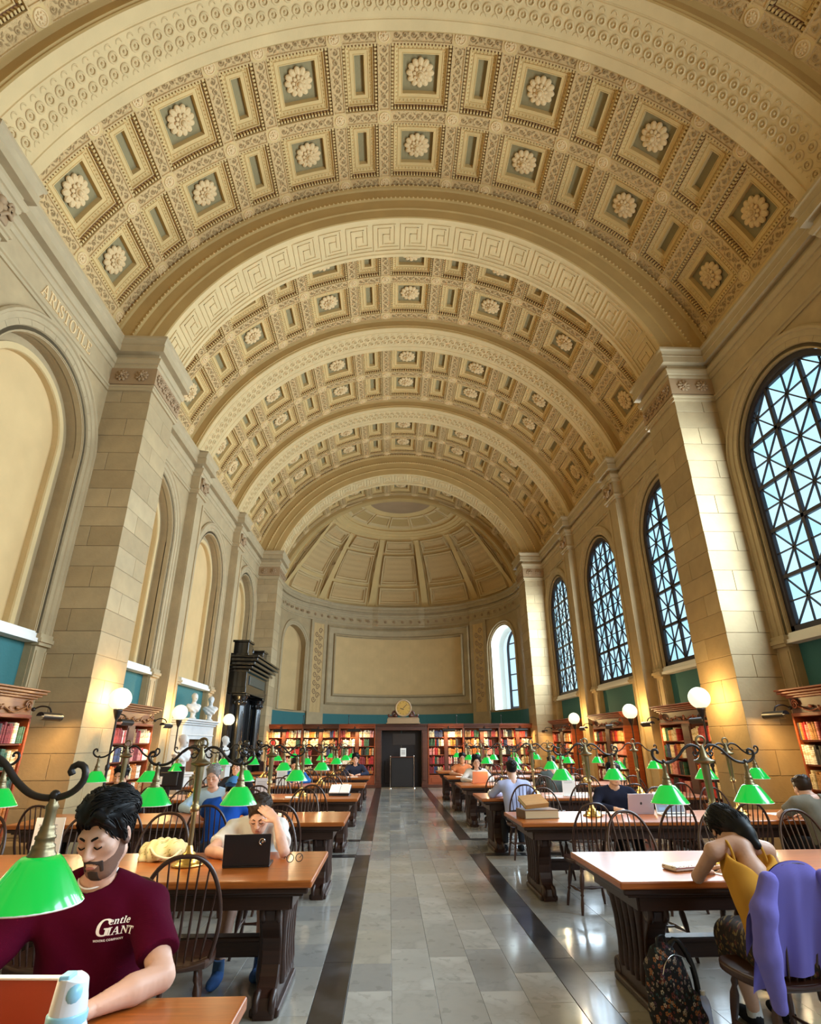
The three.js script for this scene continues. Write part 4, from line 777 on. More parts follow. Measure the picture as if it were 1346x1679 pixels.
// ------------------------------------------------------------------ far screen doorway, clock, lectern
{
  const d = struct('door_2', 'dark wooden doorway in the middle of the far bookcase screen'); d.position.set(0, 0, -23.42);
  for (const q of [-1, 1]) mesh('door_post', boxUV(J([RB(0.22, 2.1, 0.42, 0.01, q * 0.90, 1.05, -0.2), RB(0.14, 1.7, 0.03, 0.008, q * 0.90, 1.1, 0.02), RB(0.26, 0.14, 0.46, 0.01, q * 0.90, 0.07, -0.2)])), MT.caseDark, d);
  mesh('lintel', boxUV(J([RB(2.02, 0.16, 0.44, 0.01, 0, 2.12, -0.2), RB(2.04, 0.05, 0.5, 0.012, 0, 2.21, -0.18), RB(2.05, 0.05, 0.54, 0.012, 0, 2.255, -0.16)])), MT.caseDark, d);
  for (const q of [-1, 1]) mesh('door_leaf', boxUV(J([RB(0.78, 2.04, 0.04, 0.006, q * 0.395, 1.02, -0.36), RB(0.5, 0.8, 0.02, 0.01, q * 0.395, 0.55, -0.335)])), std([0.012, 0.006, 0.005], 0.7), d);
  mesh('door_glass', B(0.9, 0.42, 0.01, 0.1, 1.72, -0.333), phy([0.03, 0.02, 0.02], 0.3), d);
  const l = thing('lectern', 'dark reception lectern with chrome posts in the far doorway', 'lectern', 0.02, 0, -23.2);
  mesh('front_panel', boxUV(RB(0.82, 1.0, 0.05, 0.01, 0, 0.56, 0)), std([0.01, 0.006, 0.005], 0.7), l); mesh('top_board', boxUV(RB(0.9, 0.03, 0.3, 0.008, 0, 1.08, -0.1)), MT.caseDark, l);
  for (const q of [-1, 1]) { mesh('chrome_post', [CY(0.016, 0.016, 1.1, q * 0.45, 0.55, 0.03, 10), SP(0.026, q * 0.45, 1.11, 0.03, 8), CY(0.05, 0.06, 0.02, q * 0.45, 0.01, 0.03, 12)], MT.chrome, l); }
  const sg = thing('paper_sign', 'small white paper notice standing on the doorway lectern', 'sign', 0.06, 1.095, -23.22); mesh('sheet', B(0.22, 0.30, 0.006, 0, 0.15, 0), MT.paper, sg); mesh('printed_lines', [0.22, 0.17, 0.13, 0.09].map((y) => B(0.15, 0.012, 0.002, 0, y, 0.004)), MT.black, sg);
  const c = thing('clock', 'round brass-faced clock with scrolled bronze sides on the far screen', 'clock', 0.06, 2.28, -23.35);
  mesh('plinth', boxUV(J([RB(1.26, 0.20, 0.30, 0.01, 0, 0.10, 0), RB(1.34, 0.04, 0.34, 0.01, 0, 0.02, 0), RB(1.2, 0.03, 0.32, 0.01, 0, 0.215, 0)])), MT.capital, c);
  mesh('case', [CY(0.31, 0.31, 0.2, 0, 0, 0, 32).rotateX(PI / 2).translate(0, 0.58, 0), new THREE.TorusGeometry(0.30, 0.035, 8, 36).translate(0, 0.58, 0.1)], MT.capital, c);
  const face = mesh('dial', CY(0.27, 0.27, 0.012, 0, 0, 0, 32).rotateX(PI / 2).translate(0, 0.58, 0.105), MT.brass, c);
  mesh('clock_hand', [T(B(0.02, 0.22, 0.008), 0.07, 0.65, 0.118, 0, 0, -0.8), T(B(0.026, 0.15, 0.008), -0.05, 0.55, 0.118, 0, 0, -1.9)], MT.black, face);
  mesh('hour_mark', Array.from({ length: 12 }, (_, k) => T(B(0.012, 0.05, 0.004), 0.225 * Math.sin(k * PI / 6), 0.58 + 0.225 * Math.cos(k * PI / 6), 0.113, 0, 0, -k * PI / 6)), MT.black, face);
  for (const q of [-1, 1]) mesh('side_scroll', [TU([[q * 0.26, 0.42, 0], [q * 0.36, 0.46, 0], [q * 0.42, 0.38, 0], [q * 0.38, 0.28, 0], [q * 0.5, 0.26, 0], [q * 0.58, 0.3, 0], [q * 0.56, 0.35, 0]], 0.045, 26, 7), SP(0.09, q * 0.3, 0.3, 0.04, 10)], MT.caseDark, c);
  [[-3.9, 'left, near the pillar'], [-2.1, 'left, between shelves and clock'], [2.2, 'right, between clock and pillar'], [4.0, 'right, near the pillar']].forEach(([x, w]) => { const f = thing('finial', `thin dark metal finial on the far screen, ${w}`, 'finial', x, 2.28, -23.5, 0, 'finials on the far screen'); mesh('rod', TURN([0, 0, 0], [0, 0.34, 0], [[0, 0.04], [0.06, 0.04], [0.1, 0.014], [0.8, 0.012], [0.9, 0.03], [1, 0.004]], 8), MT.iron, f); });
}
// ------------------------------------------------------------------ globe lamps
{
  const spots = [[-1, 4.95, -9.77, 'in front of the first niche-side pillar'], [-1, 5.52, -14.26, 'beside the fireplace'], [-1, 5.54, -18.71, 'beside the black marble doorway'], [1, 4.82, -9.77, 'in front of the first window-side pillar'], [1, 5.45, -14.26, 'at the middle window-side pilaster'], [1, 5.45, -18.71, 'at the farthest window-side pilaster']];
  let g0;
  for (const [s, x, z, w] of spots) {
    const l = `glowing white globe lamp on a slim dark pole, ${w}`;
    if (g0) { copyOf(g0, l, 'globe lamps', s * x, 0, z); continue; }
    g0 = thing('globe_lamp', l, 'lamp', s * x, 0, z, 0, 'globe lamps');
    mesh('base', LA([[0, 0], [0.19, 0], [0.2, 0.03], [0.14, 0.06], [0.06, 0.10], [0.03, 0.2]], 18), MT.iron, g0);
    mesh('pole', LA([[0.03, 0.18], [0.022, 0.3], [0.02, 1.2], [0.034, 1.22], [0.034, 1.28], [0.018, 1.3], [0.016, 1.95], [0.04, 2.0], [0.07, 2.09], [0.075, 2.13], [0.0, 2.13]], 14), MT.iron, g0);
    mesh('glass_globe', SP(0.175, 0, 2.285, 0, 28), MT.globe, g0);
    const p = new THREE.PointLight(C3(1, 0.66, 0.26), 4, 0, 2); p.name = 'globe_glow'; p.position.set(0, 2.285, 0); p.castShadow = true; g0.add(p);
  }
}
// ------------------------------------------------------------------ fireplace, black doorway, busts
{
  const f = thing('fireplace', 'pale marble fireplace with plain frieze and moulded shelf in the niche wall', 'fireplace', -5.72, 0, -16.5, PI / 2);
  const P = (n, g, m = MT.marbleW) => mesh(n, boxUV(Array.isArray(g) ? J(g) : g), m, f);
  for (const q of [-1, 1]) P('jamb', [RB(0.62, 1.72, 0.34, 0.01, q * 1.01, 0.86, -0.17), RB(0.30, 1.4, 0.06, 0.01, q * 1.05, 0.9, 0.02), RB(0.68, 0.16, 0.40, 0.01, q * 1.01, 0.08, -0.15)]);
  P('lintel', [RB(2.64, 0.36, 0.34, 0.01, 0, 1.88, -0.17), RB(2.66, 0.03, 0.36, 0.008, 0, 1.80, -0.16)]);
  P('mantel_shelf', [RB(2.72, 0.05, 0.40, 0.012, 0, 2.07, -0.15), RB(2.82, 0.05, 0.46, 0.014, 0, 2.12, -0.13), RB(2.90, 0.05, 0.52, 0.012, 0, 2.17, -0.11)]);
  P('firebox', [B(1.5, 1.75, 0.02, 0, 0.87, -0.32)], MT.ground); P('hearth_lining', [B(0.04, 1.7, 0.28, -0.7, 0.85, -0.18), B(0.04, 1.7, 0.28, 0.7, 0.85, -0.18)], MT.coffBack);
}
{
  const f = struct('door_1', 'tall black marble doorway with paired columns and a broken pediment'); f.position.set(-5.3, 0, -20.95); f.rotation.y = PI / 2;
  const P = (n, g, m = MT.blackMarb) => mesh(n, boxUV(Array.isArray(g) ? J(g) : g), m, f);
  P('door_wall', [B(3.2, 3.1, 0.3, 0, 1.55, -0.6)], MT.black);
  for (const q of [-1, 1]) {
    P('column', [LA([[0.24, 0.9], [0.22, 0.95], [0.19, 1.0], [0.19, 1.05], [0.175, 1.6], [0.16, 2.75], [0.17, 2.78]], 20).translate(q * 1.28, 0, -0.2)]);
    P('pedestal', [RB(0.56, 0.9, 0.56, 0.012, q * 1.28, 0.45, -0.22), RB(0.62, 0.08, 0.62, 0.012, q * 1.28, 0.86, -0.22), RB(0.62, 0.12, 0.62, 0.012, q * 1.28, 0.06, -0.22)]);
    P('capital', [LA([[0.16, 2.76], [0.2, 2.82], [0.19, 2.9], [0.25, 3.02], [0.26, 3.06]], 16).translate(q * 1.28, 0, -0.2), RB(0.5, 0.06, 0.5, 0.01, q * 1.28, 3.1, -0.2), ...[0, 1, 2, 3].map((k) => T(new THREE.TorusGeometry(0.05, 0.02, 5, 12), q * 1.28 + 0.2 * Math.cos(k * PI / 2 + PI / 4), 3.0, -0.2 + 0.2 * Math.sin(k * PI / 2 + PI / 4), 0, k * PI / 2 + PI / 4)), ...Array.from({ length: 8 }, (_, k) => T(SP(0.05, 0, 0, 0, 6), q * 1.28 + 0.19 * Math.cos(k * PI / 4), 2.87, -0.2 + 0.19 * Math.sin(k * PI / 4), 0, 0, 0, [1, 1.4, 1]))]);
    P('scroll_block', [RB(0.62, 0.40, 0.5, 0.02, q * 1.2, 4.62, -0.3), RB(0.72, 0.07, 0.58, 0.012, q * 1.2, 4.85, -0.3), T(new THREE.TorusGeometry(0.13, 0.05, 7, 18), q * 0.82, 4.58, -0.1)]);
    P('inner_jamb', [RB(0.22, 2.9, 0.2, 0.01, q * 0.8, 1.45, -0.4)]);
  }
  P('entablature', [RB(3.24, 0.20, 0.62, 0.012, 0, 3.24, -0.28), RB(3.2, 0.5, 0.58, 0.01, 0, 3.58, -0.28), RB(3.3, 0.08, 0.68, 0.015, 0, 3.86, -0.24), RB(3.46, 0.08, 0.80, 0.015, 0, 3.96, -0.20), RB(3.62, 0.10, 0.92, 0.02, 0, 4.08, -0.16), RB(3.76, 0.10, 1.02, 0.02, 0, 4.2, -0.12), RB(3.84, 0.06, 1.06, 0.014, 0, 4.3, -0.11), RB(3.2, 0.12, 0.6, 0.01, 0, 4.38, -0.3)]);
  P('frieze_panel', [RB(2.4, 0.3, 0.04, 0.012, 0, 3.58, 0.02)], std([0.05, 0.06, 0.05], 0.35));
}
// ------------------------------------------------------------------ people: smooth fields of tapered limbs, meshed with surface nets
class Field {
  constructor(lo, hi, h) { this.lo = lo; this.h = h; this.n = lo.map((v, i) => Math.ceil((hi[i] - v) / h) + 1); this.d = new Float32Array(this.n[0] * this.n[1] * this.n[2]).fill(1); }
  each(a, b, f) {
    const { lo, h, n, d } = this, s = lo.map((v, i) => Math.max(0, Math.floor((a[i] - v) / h))), e = lo.map((v, i) => Math.min(n[i] - 1, Math.ceil((b[i] - v) / h)));
    for (let k = s[2]; k <= e[2]; k++) for (let j = s[1]; j <= e[1]; j++) { let i0 = (k * n[1] + j) * n[0]; for (let i = s[0]; i <= e[0]; i++) d[i0 + i] = f(lo[0] + i * h, lo[1] + j * h, lo[2] + k * h, d[i0 + i]); }
    return this;
  }
  blend(a, b, k, f, cut) {
    const m = k + 3 * this.h;
    return this.each(a.map((v) => v - m), b.map((v) => v + m), (x, y, z, o) => { let q = f(x, y, z); if (cut) { q = -q; const t = Math.max(k - Math.abs(o - q), 0) / k; return Math.max(o, q) + t * t * k * 0.25; } const t = Math.max(k - Math.abs(o - q), 0) / k; return Math.min(o, q) - t * t * k * 0.25; });
  }
  cone(a, b, r1, r2, k = 0.02, flat, cut) {
    const ab = b.map((v, i) => v - a[i]), L2 = ab[0] ** 2 + ab[1] ** 2 + ab[2] ** 2 + 1e-9, R = Math.max(r1, r2), L = Math.sqrt(L2);
    return this.blend(a.map((v, i) => Math.min(v, b[i]) - R), a.map((v, i) => Math.max(v, b[i]) + R), k, (x, y, z) => {
      const px = x - a[0], py = y - a[1], pz = z - a[2], u = (px * ab[0] + py * ab[1] + pz * ab[2]) / L2, t = u < 0 ? 0 : u > 1 ? 1 : u;
      const q = Math.hypot(px - ab[0] * t, py - ab[1] * t, pz - ab[2] * t) - (r1 + (r2 - r1) * t);
      return flat ? Math.max(q, (u - 1) * L) : q;
    }, cut);
  }
  ell(c, r, k = 0.02, cut, rot) {
    const R = Math.max(...r), m = rot && new THREE.Matrix4().makeRotationFromEuler(new THREE.Euler(...rot)).transpose().elements;
    return this.blend(c.map((v) => v - R), c.map((v) => v + R), k, (x, y, z) => {
      let px = x - c[0], py = y - c[1], pz = z - c[2];
      if (m) [px, py, pz] = [m[0] * px + m[4] * py + m[8] * pz, m[1] * px + m[5] * py + m[9] * pz, m[2] * px + m[6] * py + m[10] * pz];
      const k0 = Math.hypot(px / r[0], py / r[1], pz / r[2]), k1 = Math.hypot(px / r[0] ** 2, py / r[1] ** 2, pz / r[2] ** 2) + 1e-9;
      return k0 * (k0 - 1) / k1;
    }, cut);
  }
  ripple(f) { return this.each(this.lo, this.lo.map((v, i) => v + this.n[i] * this.h), (x, y, z, o) => (Math.abs(o) < 0.05 ? o + f(x, y, z) : o)); }
  at(x, y, z) { const { lo, h, n, d } = this, c = [(x - lo[0]) / h, (y - lo[1]) / h, (z - lo[2]) / h].map((v, i) => Math.max(0, Math.min(n[i] - 1.001, v))), i = c.map(Math.floor), t = c.map((v, q) => v - i[q]); let s = 0; for (let q = 0; q < 8; q++) { const a = q & 1, b = (q >> 1) & 1, e = q >> 2; s += d[((i[2] + e) * n[1] + i[1] + b) * n[0] + i[0] + a] * (a ? t[0] : 1 - t[0]) * (b ? t[1] : 1 - t[1]) * (e ? t[2] : 1 - t[2]); } return s; }
  mesh() {
    const { lo, h, n, d } = this, [nx, ny] = n, ids = new Int32Array(d.length).fill(-1), P = [], I = [], C = [0, 1, nx, nx + 1, nx * ny, nx * ny + 1, nx * ny + nx, nx * ny + nx + 1];
    const E = [[0, 1], [2, 3], [4, 5], [6, 7], [0, 2], [1, 3], [4, 6], [5, 7], [0, 4], [1, 5], [2, 6], [3, 7]];
    for (let k = 0; k < n[2] - 1; k++) for (let j = 0; j < ny - 1; j++) for (let i = 0; i < nx - 1; i++) {
      const b = (k * ny + j) * nx + i; let m = 0; for (let q = 0; q < 8; q++) if (d[b + C[q]] < 0) m |= 1 << q;
      if (m === 0 || m === 255) continue;
      let x = 0, y = 0, z = 0, c = 0;
      for (const [p, q] of E) { const A = (m >> p) & 1, Bq = (m >> q) & 1; if (A === Bq) continue; const va = d[b + C[p]], vb = d[b + C[q]], t = va / (va - vb); x += (p & 1) + ((q & 1) - (p & 1)) * t; y += ((p >> 1) & 1) + (((q >> 1) & 1) - ((p >> 1) & 1)) * t; z += (p >> 2) + ((q >> 2) - (p >> 2)) * t; c++; }
      ids[b] = P.length / 3; P.push(lo[0] + (i + x / c) * h, lo[1] + (j + y / c) * h, lo[2] + (k + z / c) * h);
    }
    const st = [1, nx, nx * ny];
    for (let k = 1; k < n[2] - 1; k++) for (let j = 1; j < ny - 1; j++) for (let i = 1; i < nx - 1; i++) {
      const b = (k * ny + j) * nx + i, s0 = d[b] < 0;
      for (let ax = 0; ax < 3; ax++) { if ((d[b + st[ax]] < 0) === s0) continue; const u = st[(ax + 1) % 3], v = st[(ax + 2) % 3], q = [ids[b - u - v], ids[b - v], ids[b], ids[b - u]]; if (q.some((w) => w < 0)) continue; s0 ? I.push(q[0], q[1], q[2], q[0], q[2], q[3]) : I.push(q[0], q[2], q[1], q[0], q[3], q[2]); }
    }
    const g = new THREE.BufferGeometry(); g.setAttribute('position', new THREE.Float32BufferAttribute(P, 3)); g.setIndex(I); g.computeVertexNormals();
    g.setAttribute('uv', new THREE.Float32BufferAttribute(Float32Array.from({ length: P.length / 3 * 2 }, (_, i) => (i & 1 ? P[(i >> 1) * 3 + 1] : P[(i >> 1) * 3] + P[(i >> 1) * 3 + 2])), 2));
    return g;
  }
}
const vadd = (a, b, t = 1) => a.map((v, i) => v + b[i] * t), vmix = (a, b, t) => a.map((v, i) => v + (b[i] - v) * t), vsub = (a, b) => a.map((v, i) => v - b[i]);
const vnorm = (a) => { const l = Math.hypot(...a) || 1; return a.map((v) => v / l); }, vcross = (a, b) => [a[1] * b[2] - a[2] * b[1], a[2] * b[0] - a[0] * b[2], a[0] * b[1] - a[1] * b[0]];
// a hand: wrist w, pointing along f, back of the hand towards n, thumb on the side t (+1 / -1), finger bend c
function hand(w, f, n, t, c, h, from) {
  f = vnorm(f); const s0 = vnorm(vcross(n, f)), s = s0.map((v) => v * t), up = vnorm(vcross(f, s0)), o = (a, b, e) => vadd(vadd(vadd(w, f, a), s, b), up, e);
  const F = new Field(w.map((v) => v - 0.2), w.map((v) => v + 0.2), h), kk = 0.008;
  F.cone(from, o(0.005, 0, 0), 0.027, 0.025, 0.02);
  for (const [b, l] of [[0.027, 0.086], [0.009, 0.09], [-0.010, 0.086], [-0.027, 0.078]]) F.cone(o(0.0, b * 0.5, 0), o(l, b, 0), 0.016, 0.0125, 0.014);
  [[0.029, 0.042, 0.026, 0.0095], [0.010, 0.046, 0.030, 0.0098], [-0.010, 0.043, 0.027, 0.0094], [-0.028, 0.033, 0.021, 0.0085]].forEach(([b, l1, l2, r], i) => {
    const k0 = o(0.088 - (i === 3 ? 0.008 : 0), b, 0), a1 = c * (1 + i * 0.08), a2 = a1 + c * 1.2, k1 = vadd(vadd(k0, f, l1 * Math.cos(a1)), up, -l1 * Math.sin(a1)), k2 = vadd(vadd(k1, f, l2 * Math.cos(a2)), up, -l2 * Math.sin(a2)), k3 = vadd(vadd(k2, f, 0.02 * Math.cos(a2 + c * 0.6)), up, -0.02 * Math.sin(a2 + c * 0.6));
    F.cone(k0, k1, r + 0.001, r, kk); F.cone(k1, k2, r, r - 0.001, 0.004); F.cone(k2, k3, r - 0.001, r - 0.002, 0.004);
  });
  const th = o(0.022, 0.026, -0.006), t1 = o(0.058, 0.052, -0.016), t2 = o(0.085, 0.056, -0.026); F.cone(th, t1, 0.0145, 0.011, 0.012); F.cone(t1, t2, 0.0105, 0.008, 0.005);
  return F.mesh();
}
const skinM = (c) => phy(c, 0.5, { sheen: 0.2 }), clothM = (c) => phy(c, 0.9, { bumpMap: tCloth, bumpScale: 0.0006, specularIntensity: 0.15 });
const SK = { light: skinM([0.62, 0.36, 0.26]), mid: skinM([0.50, 0.28, 0.18]), brown: skinM([0.32, 0.16, 0.09]) };
const hairM = (c) => phy(c, 0.5, { specularIntensity: 0.45 }), HAIR = { black: hairM([0.004, 0.0035, 0.004]), brown: hairM([0.03, 0.016, 0.009]), grey: hairM([0.22, 0.21, 0.20]) };
function person(o) {
  const t = thing('person', o.label, 'person', o.pos[0], 0, o.pos[1], o.ry || 0, o.group), cr = Math.cos(o.ry || 0), sr = Math.sin(o.ry || 0);
  const L = (w) => { const x = w[0] - o.pos[0], z = w[2] - o.pos[1]; return [x * cr - z * sr, w[1], x * sr + z * cr]; };   // world place -> own frame
  const h = o.h || 0.02, hip = [0, 0.56, 0], lean = o.lean || 0.2, sp = o.spine || 0.465, tw = o.side || 0;
  const nb = [tw, hip[1] + sp * Math.cos(lean), hip[2] + sp * Math.sin(lean)], chest = vmix(hip, nb, 0.68), wide = o.wide || 0.185, up = vnorm(vsub(nb, hip));
  const sh = [1, -1].map((q) => [nb[0] + q * wide, nb[1] - (o.drop || 0.05), nb[2] + (o.roundS || 0.01)]);
  const el = o.elbows ? o.elbows.map(L) : [1, -1].map((q) => [q * 0.33, 0.82, nb[2] + 0.14]), wr = o.wrists ? o.wrists.map(L) : [1, -1].map((q) => [q * 0.13, 0.80, nb[2] + 0.34]);
  const hc = o.head ? L(o.head) : vadd(nb, [0, 0.15 * Math.cos(lean) + 0.03, 0.06 + 0.1 * Math.sin(lean)]), hs = o.hs || 1.02;
  const kn = o.knees ? o.knees.map(L) : [1, -1].map((q) => [q * 0.13, 0.55, 0.40]), an = o.ankles ? o.ankles.map(L) : [1, -1].map((q) => [q * 0.13, 0.09, 0.42]);
  const skin = SK[o.skin || 'light'], lo = [-0.75, 0, -0.35], hi = [0.75, 1.45, 0.95];
  // skin: one body of arms, neck, inner trunk and lower legs, with head and hands on finer grids
  const S = new Field(lo, hi, Math.min(h, 0.014));
  S.cone(hip, vadd(chest, [0, 0, -0.02]), 0.08, 0.075, 0.04); S.cone(vadd(chest, [0, 0, -0.02]), vadd(nb, [0, -0.02, -0.015]), 0.07, 0.045, 0.03); S.cone(vadd(nb, up, -0.03), vmix(nb, hc, 0.75), 0.056, 0.052, 0.03);
  for (let i = 0; i < 2; i++) { S.cone(vmix(nb, sh[i], 0.3), sh[i], 0.05, 0.052, 0.03); S.cone(sh[i], el[i], 0.05 * (o.arm || 1), 0.04 * (o.arm || 1), 0.02); S.cone(el[i], vmix(el[i], wr[i], 0.4), 0.041 * (o.arm || 1), 0.041 * (o.arm || 1), 0.012); S.cone(vmix(el[i], wr[i], 0.4), wr[i], 0.041 * (o.arm || 1), 0.025, 0.012); if (o.bareLegs) { S.cone(kn[i], vmix(kn[i], an[i], 0.4), 0.055, 0.055, 0.02); S.cone(vmix(kn[i], an[i], 0.4), an[i], 0.055, 0.036, 0.02); } }
  const parts = [S.mesh()];
  const fine = o.fine, M = new THREE.Matrix4().compose(V3(...hc), new THREE.Quaternion().setFromEuler(new THREE.Euler(o.pitch || 0, o.yaw || 0, o.roll || 0, 'YXZ')), V3(hs, hs, hs));
  const inv = M.clone().invert(), nl = V3(...nb).applyMatrix4(inv).toArray();
  const H = new Field([-0.13, -0.2, -0.16], [0.13, 0.17, 0.17], fine ? 0.0036 : 0.008);
  H.ell([0, 0.035, -0.014], [0.074, 0.092, 0.094], 0.02).ell([0, -0.03, 0.022], [0.060, 0.082, 0.068], 0.03).ell([0, -0.088, 0.042], [0.036, 0.026, 0.034], 0.03).ell([0, -0.104, 0.056], [0.022, 0.016, 0.018], 0.02);
  H.cone([-0.052, -0.06, 0.0], [-0.024, -0.097, 0.045], 0.022, 0.02, 0.03).cone([0.052, -0.06, 0.0], [0.024, -0.097, 0.045], 0.022, 0.02, 0.03);
  H.cone([-0.038, 0.027, 0.074], [0.038, 0.027, 0.074], 0.013, 0.013, 0.02);
  for (const q of [-1, 1]) H.ell([q * 0.045, -0.014, 0.056], [0.022, 0.018, 0.02], 0.025).ell([q * 0.031, 0.006, 0.096], [0.019, 0.011, 0.014], 0.012, true).ell([q * 0.031, 0.004, 0.079], [0.0145, 0.010, 0.010], 0.006).ell([q * 0.079, -0.004, -0.006], [0.009, 0.032, 0.019], 0.008).ell([q * 0.086, -0.002, -0.002], [0.004, 0.02, 0.010], 0.005, true);
  H.cone([0, 0.022, 0.084], [0, -0.022, 0.106], 0.009, 0.0115, 0.012).ell([0, -0.028, 0.104], [0.011, 0.009, 0.011], 0.008).ell([-0.011, -0.031, 0.094], [0.008, 0.007, 0.009], 0.006).ell([0.011, -0.031, 0.094], [0.008, 0.007, 0.009], 0.006);
  H.ell([0, -0.055, 0.083], [0.022, 0.007, 0.012], 0.008).ell([0, -0.068, 0.082], [0.019, 0.008, 0.012], 0.008).ell([0, -0.0615, 0.096], [0.02, 0.0016, 0.01], 0.003, true);
  H.cone([0, -0.055, -0.026], [nl[0] * 0.8, nl[1] * 0.8 - 0.01, nl[2] * 0.8], 0.05, 0.052, 0.03);
  parts.push(H.mesh().applyMatrix4(M));
  for (let i = 0; i < 2; i++) { const q = i ? -1 : 1, f = o.hands && o.hands[i] ? o.hands[i].f : vsub(wr[i], el[i]).map((v, k) => (k === 1 ? v * 0.3 : v)), n = o.hands && o.hands[i] ? o.hands[i].n : [0, 1, 0]; if (!(o.noHand && o.noHand[i])) parts.push(hand(wr[i], f, n, o.hands && o.hands[i] && o.hands[i].t || -q, o.hands && o.hands[i] ? o.hands[i].c : 0.35, fine ? 0.004 : 0.007, vmix(wr[i], el[i], 0.12))); }
  const body = mesh('body', parts, skin, t);
  // hair
  const HB = { black: HAIR.black, brown: HAIR.brown, grey: HAIR.grey }[o.hair || 'black'], hairIn = (name, F) => mesh(name, F.mesh().applyMatrix4(M), HB, t);
  if (o.hairStyle !== 'cap') {
    const K = new Field([-0.16, -0.36, -0.22], [0.16, 0.22, 0.2], fine ? 0.0042 : 0.008), st = o.hairStyle, big = st === 'full' ? 0.008 : st === 'short' ? 0.007 : 0.012;
    K.ell([0, 0.042, -0.022], [0.077 + big, 0.094 + big, 0.096 + big], 0.015);
    if (st === 'long') { K.cone([0.06, 0.02, -0.03], [0.085, -0.16, 0.0], 0.045, 0.035, 0.03).cone([-0.06, 0.02, -0.03], [-0.085, -0.16, 0.0], 0.045, 0.035, 0.03).cone([0, 0.02, -0.08], [0, -0.2, -0.09], 0.07, 0.06, 0.04); }
    if (st === 'tail') { K.cone([0.02, 0.04, -0.07], [-0.03, -0.06, -0.11], 0.085, 0.075, 0.03).cone([-0.03, -0.06, -0.11], [-0.05, -0.15, -0.12], 0.075, 0.055, 0.03).cone([-0.05, -0.15, -0.12], [-0.075, -0.22, -0.11], 0.05, 0.025, 0.02).cone([0.06, 0.0, -0.02], [0.075, -0.11, 0.02], 0.04, 0.02, 0.02).cone([-0.06, 0.0, -0.02], [-0.08, -0.10, 0.0], 0.04, 0.03, 0.02); }
    K.ell([0, -0.035, 0.10], [0.080, 0.112, 0.082], 0.012, true); K.ell([0, -0.10, 0.05], [0.12, 0.085, 0.055], 0.015, true);
    for (const q of [-1, 1]) K.ell([q * 0.092, -0.075, 0.0], [0.03, 0.082, 0.06], 0.01, true);
    if (st === 'short' || st === 'full') { K.ell([0, -0.135, -0.06], [0.14, 0.08, 0.14], 0.02, true); }
    // locks of hair lying over the crown, swept back and to one side
    let hq = 5; const hr = () => { hq = (hq * 16807) % 2147483647; return hq / 2147483647; };
    const nl2 = st === 'full' ? 64 : fine || o.face ? 44 : 22;
    for (let k = 0; k < nl2; k++) {
      const az = (hr() * 2 - 1) * 2.7, elv = st === 'full' ? 0.3 + hr() * 0.85 : 0.3 + hr() * 0.72, S3 = (A, E, r) => [r * (0.078 + big) * Math.sin(A) * Math.cos(E), 0.042 + r * (0.094 + big) * Math.sin(E), -0.022 + r * (0.096 + big) * Math.cos(A) * Math.cos(E)];
      const full = st === 'full', front = Math.abs(az) < 1.0, h2 = full ? 1.0 + hr() * 0.045 : 1.0 + hr() * 0.03, way = az > -0.35 ? 0.85 : -0.7;
      const p = [S3(az - way * 0.2, elv - 0.05, 0.98), S3(az + way * 0.25, Math.min(1.5, elv + (front ? 0.2 : 0.05)), h2), S3(az + way * 0.7, elv + (front ? 0.12 : -0.12), h2), S3(az + way * 1.1, elv - (front ? 0.02 : 0.32), 1.0 + hr() * 0.04)];
      if (p.some((v) => v[1] < 0.05 && v[2] > 0.02)) continue;
      const w = full ? 0.0145 : 0.0095; K.cone(p[0], p[1], w * 0.8, w, 0.014); K.cone(p[1], p[2], w, w * 0.9, 0.014); K.cone(p[2], p[3], w * 0.9, w * 0.4, 0.012);
    }
    if (st === 'full') { K.cone([0.03, 0.105, 0.075], [0.062, 0.088, 0.082], 0.016, 0.011, 0.008).cone([0.062, 0.088, 0.082], [0.078, 0.05, 0.055], 0.011, 0.005, 0.006); for (const q of [-1, 1]) K.cone([q * 0.078, 0.05, 0.02], [q * 0.081, -0.012, 0.012], 0.016, 0.006, 0.01); }
    const hm = K.mesh(), locks = [];
    if (fine || o.face) {                                        // separate strands combed over that surface
      const grad = (p) => vnorm([0, 1, 2].map((i) => { const u = p.slice(), v = p.slice(); u[i] += 0.004; v[i] -= 0.004; return K.at(...u) - K.at(...v); }));
      const snap = (p, off) => { for (let i = 0; i < 4; i++) p = vadd(p, grad(p), -(K.at(...p) - off) * 0.9); return p; };
      for (let k = 0; k < (fine ? 420 : 90); k++) {
        const az = (hr() * 2 - 1) * PI, ev = -0.5 + hr() * 2.0, dir = [Math.sin(az) * Math.cos(ev), Math.sin(ev), Math.cos(az) * Math.cos(ev)];
        let p = null; for (let r = 0.17; r > 0.07; r -= 0.003) { const q = vadd([0, 0.042, -0.022], dir, r); if (K.at(...q) < 0.003) { p = q; break; } }
        if (!p) continue;
        const way = p[0] > -0.02 ? 0.75 : -0.75, pts = [], flow = st === 'tail' ? (q) => vsub([-0.06, -0.20, -0.13], q) : st === 'long' ? () => [way * 0.3, -1, -0.1] : (q) => (q[1] > 0.09 ? [way, 0.0, -0.75] : [way * 0.2, -0.9, -0.5]);
        p = snap(p, 0);
        for (let i = 0; i < 9; i++) { pts.push(snap(p, i === 0 || i === 8 ? -0.003 : 0.0012 + 0.0025 * hr())); const g = grad(p), f = vnorm(flow(p)), t = vnorm(vadd(f, g, -(f[0] * g[0] + f[1] * g[1] + f[2] * g[2]))); p = snap(vadd(p, t, 0.0085), 0); if (K.at(...p) > 0.006) break; }
